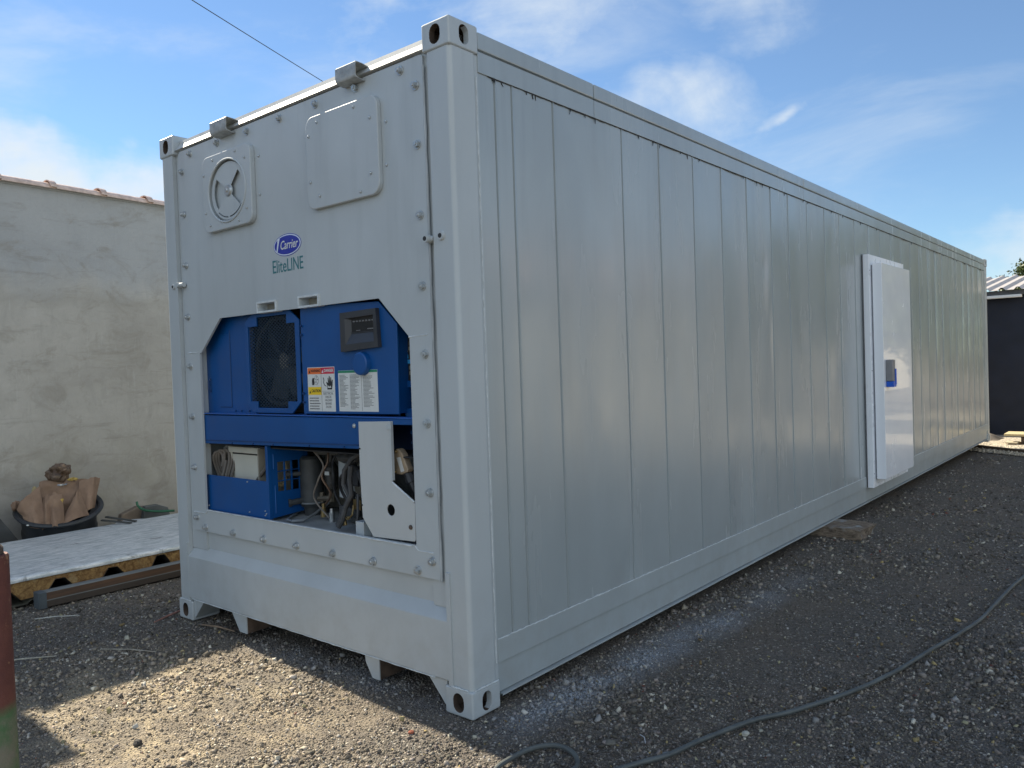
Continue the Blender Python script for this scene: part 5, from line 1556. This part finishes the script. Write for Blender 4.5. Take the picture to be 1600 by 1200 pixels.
# ================================================================== cable on the ground
cab = [(4.3, 5.6), (4.05, 4.6), (3.915, 3.692), (3.870, 2.95), (3.850, 2.55), (3.785, 2.12), (3.730, 1.80), (3.672, 1.49), (3.571, 1.129), (3.473, 0.867), (3.351, 0.637), (3.270, 0.40), (3.222, 0.194), (3.160, 0.06), (3.07, -0.14), (2.98, -0.30), (2.86, -0.35),
       (2.79, -0.26), (2.785, -0.13), (2.815, -0.035), (2.87, 0.012), (2.945, 0.00), (3.005, -0.06), (3.03, -0.16), (3.05, -0.32), (3.2, -0.6), (3.6, -1.0), (4.3, -1.3)]
cp_ = smooth_path([(x, y, 0) for x, y in cab], 16)
cp_ = [Vector((q.x, q.y, gzn(q.x, q.y) + 0.020 + 0.003 * mnoise.noise(Vector((q.x * 4, q.y * 4, 0))))) for q in cp_]
hi = len(cp_)
for i, q in enumerate(cp_):
    if i > 22 * 16: q.z += 0.014 * min(1, (i - 22 * 16) / 16)
o = MB().tube(cp_, 0.0095, 10).build('power_cable', simple('black cable sheath', (0.085, 0.094, 0.090), 0.55, 0, 0.35, 9, 0.2, 40), None, smooth=True)
tag(o, 'long dark cable snaking over the gravel with a small loop at the bottom', 'cable')

# wood block under the rail
b = bmesh.new(); bmesh.ops.create_cube(b, size=1)
bmesh.ops.subdivide_edges(b, edges=b.edges[:], cuts=9, use_grid_fill=True)
for v in b.verts:
    q = Vector((v.co.x * 0.55, v.co.y * 0.34, v.co.z * 0.115))
    d = mnoise.noise(Vector((q.x * 5, q.y * 9, q.z * 12))) * 0.035 + mnoise.noise(Vector((q.x * 16, q.y * 20, q.z * 22))) * 0.010
    if v.co.x > 0.3: q.x += d * 1.2; q.z *= 1 - (v.co.x - 0.3) * 1.0
    q.y += d * (1 if v.co.y > 0 else -1); q.z += d * 0.35
    v.co = q
t = NT('old split timber'); p = t.obj()
c = t.mix(t.ramp(t.noise(t.map(p, (3, 12, 12)), 4, 7, 0.7, 0.7), 0.35, 0.66), (0.09, 0.068, 0.05), (0.38, 0.30, 0.22))
c = t.mix(t.ramp(t.noise(p, 9, 5), 0.58, 0.70), c, (0.34, 0.36, 0.36))
t.set(color=c, rough=0.9, normal=t.bump(t.noise(t.map(p, (3, 14, 14)), 8, 6, 0.7), 1.0, 0.02))
o = MB().bm(b).build('timber_block', t.m, None, smooth=True, auto=40, loc=(2.46, 4.48, -0.018)); o.rotation_euler[2] = R(-3)
tag(o, 'rough split timber block wedged under the container side rail', 'timber block')

# small sticks / straws
def stick(x0, y0, x1, y1, r_, col, label):
    a = Vector((x0, y0, gzn(x0, y0) + 0.014)); b_ = Vector((x1, y1, gzn(x1, y1) + 0.018)); mid = (a + b_) / 2 + Vector((0.006, 0.004, 0.006))
    o = MB().tube([a, mid, b_], [r_ * .7, r_, r_ * .5], 5).build('stick', simple('dry stalk', col, 0.8, 0, 0.3, 20), None); tag(o, label, 'stick')
stick(-0.72, -0.56, -0.54, -0.37, 0.0035, (0.42, 0.42, 0.38), 'thin pale stick in front of the left end of the beam')
stick(0.20, -0.55, 0.52, -0.40, 0.004, (0.30, 0.27, 0.22), 'curved pale twig in the shaded gravel')
stick(-0.08, -1.02, 0.12, -0.74, 0.004, (0.34, 0.32, 0.26), 'pale stick near the rusty post')
stick(0.30, -0.02, 0.58, 0.02, 0.007, (0.20, 0.14, 0.09), 'brown splinter of wood by the left corner casting')
stick(-0.12, 0.10, 0.0, -0.16, 0.008, (0.32, 0.16, 0.12), 'reddish strip of wood beside the left corner casting')
stick(3.05, 0.30, 3.11, 0.24, 0.0022, (0.5, 0.52, 0.54), 'short white straw near the cable')

# ================================================================== far right: pale gravel bed, edging, shed, planks
def pale_mat():
    t = NT('pale crushed stone'); p = t.pos()
    vz = t.voro(p, 45); r1_ = t.n('ShaderNodeSeparateColor'); t.link(vz.outputs['Color'], r1_.inputs[0])
    c = t.mix(r1_.outputs[0], (0.30, 0.26, 0.20), (0.62, 0.55, 0.43))
    t.set(color=c, rough=0.9, normal=t.bump(t.math('SUBTRACT', 1.0, vz.outputs['Distance']), 1.0, 0.02)); return t.m
gp = [(2.20, 11.72), (6.5, 8.6), (9.0, 20.0), (-3.0, 20.0), (-3.0, 12.6), (1.0, 12.6)]
mb = MB(); mb.add([(x, y, gz(x, y) + 0.006) for x, y in gp], [tuple(range(len(gp)))])
o = mb.build('gravel_bed', pale_mat()); tag(o, kind='structure')
n = 16000
P = np.column_stack([RNG.uniform(0.0, 5.0, n), RNG.uniform(10.0, 14.3, n)])
inb = (P[:, 1] > 11.72 - (P[:, 0] - 2.20) * 0.725) | ((P[:, 1] > 12.6))
inb &= ~((P[:, 0] < 2.2) & (P[:, 1] < 12.3))
P = P[inb]; n = len(P)
z = np.array([gz(a, b_) for a, b_ in P]) + 0.012
tn_ = np.array([0.60, 0.53, 0.41]) * RNG.uniform(0.4, 1.3, (n, 1))
o = pebble_mass('pale_gravel', np.column_stack([P, z]), RNG.uniform(0.010, 0.024, n), tn_, colour_mat('pale stones'))
tag(o, 'pale beige crushed stone spread beyond the far end of the container', 'gravel', kind='stuff')
o = MB().box(-2.4, 2.4, -0.03, 0.03, -0.03, 0.042, 0.004).build('timber_edging', wood_mat('dark edging', (0.055, 0.035, 0.022), (0.12, 0.08, 0.05), (1, 14, 8)), None, loc=(3.93, 10.86, -0.105))
o.rotation_euler[2] = math.atan2(-0.615, 0.79)
tag(o, 'dark wooden edging along the near rim of the pale gravel', 'edging')

shed = empty('shed', 'dark navy shed with a pale ribbed metal roof behind the far end of the container', 'shed', (0.0, 14.3, -0.14))
SX0, SX1 = -3.1, 2.76
MB().box(SX0, SX1, 0.10, 3.4, 0.0, 2.62).build('wall', simple('navy boards', (0.009, 0.013, 0.026), 0.7, 0, 0.3, 5, 0.2, 20), shed)
rf = MB(); pts = []; x = SX0 - 0.1
while x < SX1 + 0.15:
    pts += [(x, 0), (x + 0.085, 0), (x + 0.125, 0.045), (x + 0.165, 0.045), (x + 0.205, 0)]; x += 0.246
vs = []
y0_, y1_, z0_, z1_ = -0.12, 3.6, 2.66, 3.17
for yy, zz in ((y0_, z0_), (y1_, z1_)):
    for (a, b_) in pts: vs.append((a, yy, zz + b_))
    for (a, b_) in pts: vs.append((a, yy, zz + b_ - 0.006))
n = len(pts); fs = []
for i in range(n - 1):
    fs += [(i, i + 1, 2 * n + i + 1, 2 * n + i), (n + i, 3 * n + i, 3 * n + i + 1, n + i + 1), (i, n + i, n + i + 1, i + 1)]
rf.add(vs, fs); rf.build('roof', simple('cream ribbed roof', (0.48, 0.44, 0.40), 0.5, 0.1, 0.12, 5), shed)
MB().box(SX0, SX1 - 0.02, -0.02, 0.09, 2.575, 2.655).build('fascia', simple('grey fascia', (0.12, 0.12, 0.12), 0.6), shed)
MB().box(SX0, 2.655, -0.10, 0.0, 2.52, 2.572, 0.008).build('gutter', simple('white gutter', (0.75, 0.74, 0.70), 0.4, 0, 0.05), shed)

# plank seat / stack at the right margin
pk_ = empty('plank_bench', 'low bench of pale planks on dark legs beside the navy shed', 'bench', (2.95, 13.0, -0.13))
MB().box(-0.40, 0.6, -0.26, 0.24, 0.165, 0.200, 0.003).build('seat', wood_mat('bench plank', (0.42, 0.34, 0.19), (0.56, 0.47, 0.28), (10, 1, 1)), pk_)  # seat boards in a pale yellowish wood colour
for x_ in (-0.17, 0.36): MB().box(x_, x_ + 0.10, -0.20, 0.18, 0.0, 0.164, 0.002).build('leg', M_rust, pk_)
o = MB().box(2.60, 2.76, 12.72, 13.0, -0.115, -0.092, 0.003).box(2.57, 2.745, 12.68, 12.9, -0.080, -0.062, 0.003).box(2.62, 2.70, 12.75, 12.95, -0.092, -0.080).build('plank_offcuts', wood_mat('pale offcut', (0.40, 0.34, 0.24), (0.55, 0.48, 0.36), (10, 1, 1)), None)
tag(o, 'two pale plank offcuts stacked on the gravel left of the bench leg', 'planks')
o = MB().box(2.985, 3.035, 11.75, 11.80, -0.12, 0.02, 0.003).build('marker_peg', simple('red peg', (0.25, 0.06, 0.035), 0.7), None)
tag(o, 'short reddish peg at the right edge of the pale gravel', 'peg')
# dark tarpaulin heap at the shed foot
vs = []; fs = []; nx_, ny_ = 26, 14
for j in range(ny_ + 1):
    for i in range(nx_ + 1):
        u_, v_ = i / nx_, j / ny_
        x = 1.6 + u_ * 0.86; y = 13.25 + v_ * 0.9
        hgt = 0.16 * math.sin(math.pi * min(1, u_ * 0.9 + 0.12)) ** 0.8 * math.sin(math.pi * min(1.0, max(0.0, v_))) ** 0.6
        z = gz(x, y) + 0.012 + hgt * (0.8 + 0.6 * mnoise.noise(Vector((x * 5, y * 5, 2))))
        vs.append((x, y, z))
for j in range(ny_):
    for i in range(nx_):
        a = j * (nx_ + 1) + i; fs.append((a, a + 1, a + nx_ + 2, a + nx_ + 1))
o = MB().add(vs, fs).build('tarpaulin', simple('dull tarpaulin', (0.14, 0.12, 0.10), 0.6, 0, 0.4, 8, 0.4, 25), None, smooth=True)
tag(o, 'crumpled grey brown tarpaulin heaped at the foot of the navy shed', 'tarpaulin')

# ================================================================== trees
def leaf_tree(name, label, loc, h, rx, ry, nclump, nleaf, trunk_h, seed, leaf=0.09, cols=((0.035, 0.060, 0.014), (0.085, 0.11, 0.025))):
    rng = np.random.default_rng(seed)
    root = empty(name, label, 'tree', loc)
    t = NT('leaf'); a = t.n('ShaderNodeAttribute', attribute_name='tint'); t.set(color=a.outputs['Color'], rough=0.55)
    # crown: leaf cards in clumps around limb ends
    cl = rng.normal(size=(nclump, 3)); cl /= np.linalg.norm(cl, axis=1, keepdims=True)
    rad = rng.uniform(0.45, 1.0, (nclump, 1))
    C = cl * rad * np.array([rx, ry, (h - trunk_h) / 2]) + np.array([0, 0, trunk_h + (h - trunk_h) / 2])
    idx = rng.integers(0, nclump, nleaf)
    cs = rng.uniform(0.22, 0.5, nclump) * min(rx, ry) * 0.62
    P = C[idx] + rng.normal(size=(nleaf, 3)) * cs[idx][:, None] * 0.55
    d1 = rng.normal(size=(nleaf, 3)); d1 /= np.linalg.norm(d1, axis=1, keepdims=True)
    d2 = np.cross(d1, rng.normal(size=(nleaf, 3))); d2 /= np.linalg.norm(d2, axis=1, keepdims=True)
    s = rng.uniform(0.6, 1.4, (nleaf, 1)) * leaf
    V = np.stack([P - d1 * s, P + d2 * s * 0.45, P + d1 * s, P - d2 * s * 0.45], 1).reshape(-1, 3)
    me = bpy.data.meshes.new('crown')
    me.vertices.add(len(V)); me.vertices.foreach_set('co', V.astype(np.float32).reshape(-1))
    me.loops.add(nleaf * 4); me.loops.foreach_set('vertex_index', np.arange(nleaf * 4, dtype=np.int32))
    me.polygons.add(nleaf); me.polygons.foreach_set('loop_start', (np.arange(nleaf) * 4).astype(np.int32))
    me.update(calc_edges=True)
    ca = me.attributes.new('tint', 'FLOAT_COLOR', 'POINT')
    k = np.clip(rng.uniform(0, 1, (nleaf, 1)) * 0.6 + (idx[:, None] % 5) * 0.1, 0, 1)
    c = np.array(cols[0]) * (1 - k) + np.array(cols[1]) * k
    c4 = np.ones((nleaf, 4, 4), np.float32); c4[:, :, :3] = c[:, None, :]
    ca.data.foreach_set('color', c4.reshape(-1)); me.materials.append(t.m)
    o = bpy.data.objects.new('crown', me); COL.objects.link(o); o.parent = root
    tr = MB(); tr.tube([(0, 0, -0.2), (0.05, 0, trunk_h * 0.6), (0, 0.05, trunk_h), (0.1, 0, trunk_h + (h - trunk_h) * 0.5)], [0.16, 0.12, 0.10, 0.04], 10)
    for i in range(min(nclump, 14)):
        e = C[i]; tr.tube([(0, 0.03, trunk_h * 0.8), tuple(e * 0.5 + np.array([0, 0, trunk_h * 0.45])), tuple(e)], [0.06, 0.04, 0.012], 6)
    tr.build('trunk', M_rust, root, smooth=True)
    return root
leaf_tree('broadleaf_tree', 'dark green tree crown showing above the shed roof at the right edge', (1.75, 24.5, 0), 3.95, 1.05, 1.2, 34, 15000, 1.5, 5, 0.050)
# trees and a house on the right, out of the frame: they face the container's long side and show in its paint
leaf_tree('broadleaf_tree', 'bushy green tree out to the right of the yard, nearest the house', (7.2, 16.5, 0), 4.6, 1.9, 2.2, 40, 9000, 1.4, 6, 0.16, ((0.05, 0.085, 0.02), (0.15, 0.17, 0.045)))
leaf_tree('broadleaf_tree', 'low rounded green tree out to the right of the yard, beyond the shed end', (5.0, 20.5, 0), 3.5, 1.3, 1.6, 34, 9000, 0.7, 16, 0.10, ((0.045, 0.075, 0.02), (0.16, 0.19, 0.05)))
leaf_tree('broadleaf_tree', 'yellow green tree out to the right of the yard, behind the bushy one', (6.2, 25, 0), 5.2, 1.8, 2.4, 40, 9000, 1.6, 7, 0.18, ((0.07, 0.095, 0.02), (0.20, 0.20, 0.06)))
leaf_tree('broadleaf_tree', 'tall green tree farthest out to the right of the yard', (9.5, 38, 0), 8.0, 3.4, 3.6, 44, 9000, 2.4, 8, 0.24, ((0.05, 0.085, 0.02), (0.14, 0.17, 0.045)))
hr = empty('yard_house', 'low pale house with a tiled roof to the right of the yard', 'house', (8.6, 20, 0))
MB().box(0, 6, -12, -4.5, 0, 2.9).box(0.4, 6, 3.0, 14, 0, 2.9).build('wall', simple('pale render', (0.48, 0.43, 0.34), 0.85, 0, 0.15, 1.5), hr)
MB().prism([(-0.5, 2.88), (6.5, 2.88), (3, 4.2)], 'y', -12.4, -4.1).prism([(0, 2.88), (6.5, 2.88), (3.2, 4.2)], 'y', 2.6, 14.4).build('roof', M_tile, hr)
MB().box(-0.02, 0.06, -10.5, -9.3, 0.9, 2.1).box(-0.02, 0.06, -7.5, -6.5, 0, 2.1).build('window', simple('window dark', (0.03, 0.04, 0.05), 0.1), hr)

# overhead wire with its pole, well beyond the frame on both sides
wp = []
A = Vector((-4.323, 2.644, 6.0)); B = Vector((-5.458, 5.525, 6.0)); d = (B - A).normalized()
for i in range(61):
    s_ = -14 + i * 0.6
    q = A + d * s_; q.z = 6.0 + 0.0012 * ((s_ - 4) ** 2 - 16)
    wp.append(q)
o = MB().tube(wp, 0.0055, 6).build('overhead_wire', simple('wire sheath', (0.03, 0.032, 0.035), 0.6), None, smooth=True)
tag(o, 'single thin overhead wire crossing the sky behind the container roof', 'wire')
for nm, q in (('far', wp[-1]), ('near', wp[0])):
    o = MB().cyl((q.x, q.y, -0.3), (q.x, q.y, q.z + 0.3), 0.11, 0.08, 14).build('utility_pole', wood_mat('pole wood', (0.12, 0.10, 0.08), (0.2, 0.17, 0.14)), None, smooth=True)
    tag(o, 'wooden utility pole carrying the %s end of the overhead wire' % nm, 'utility pole')
print('objects', len(bpy.data.objects))
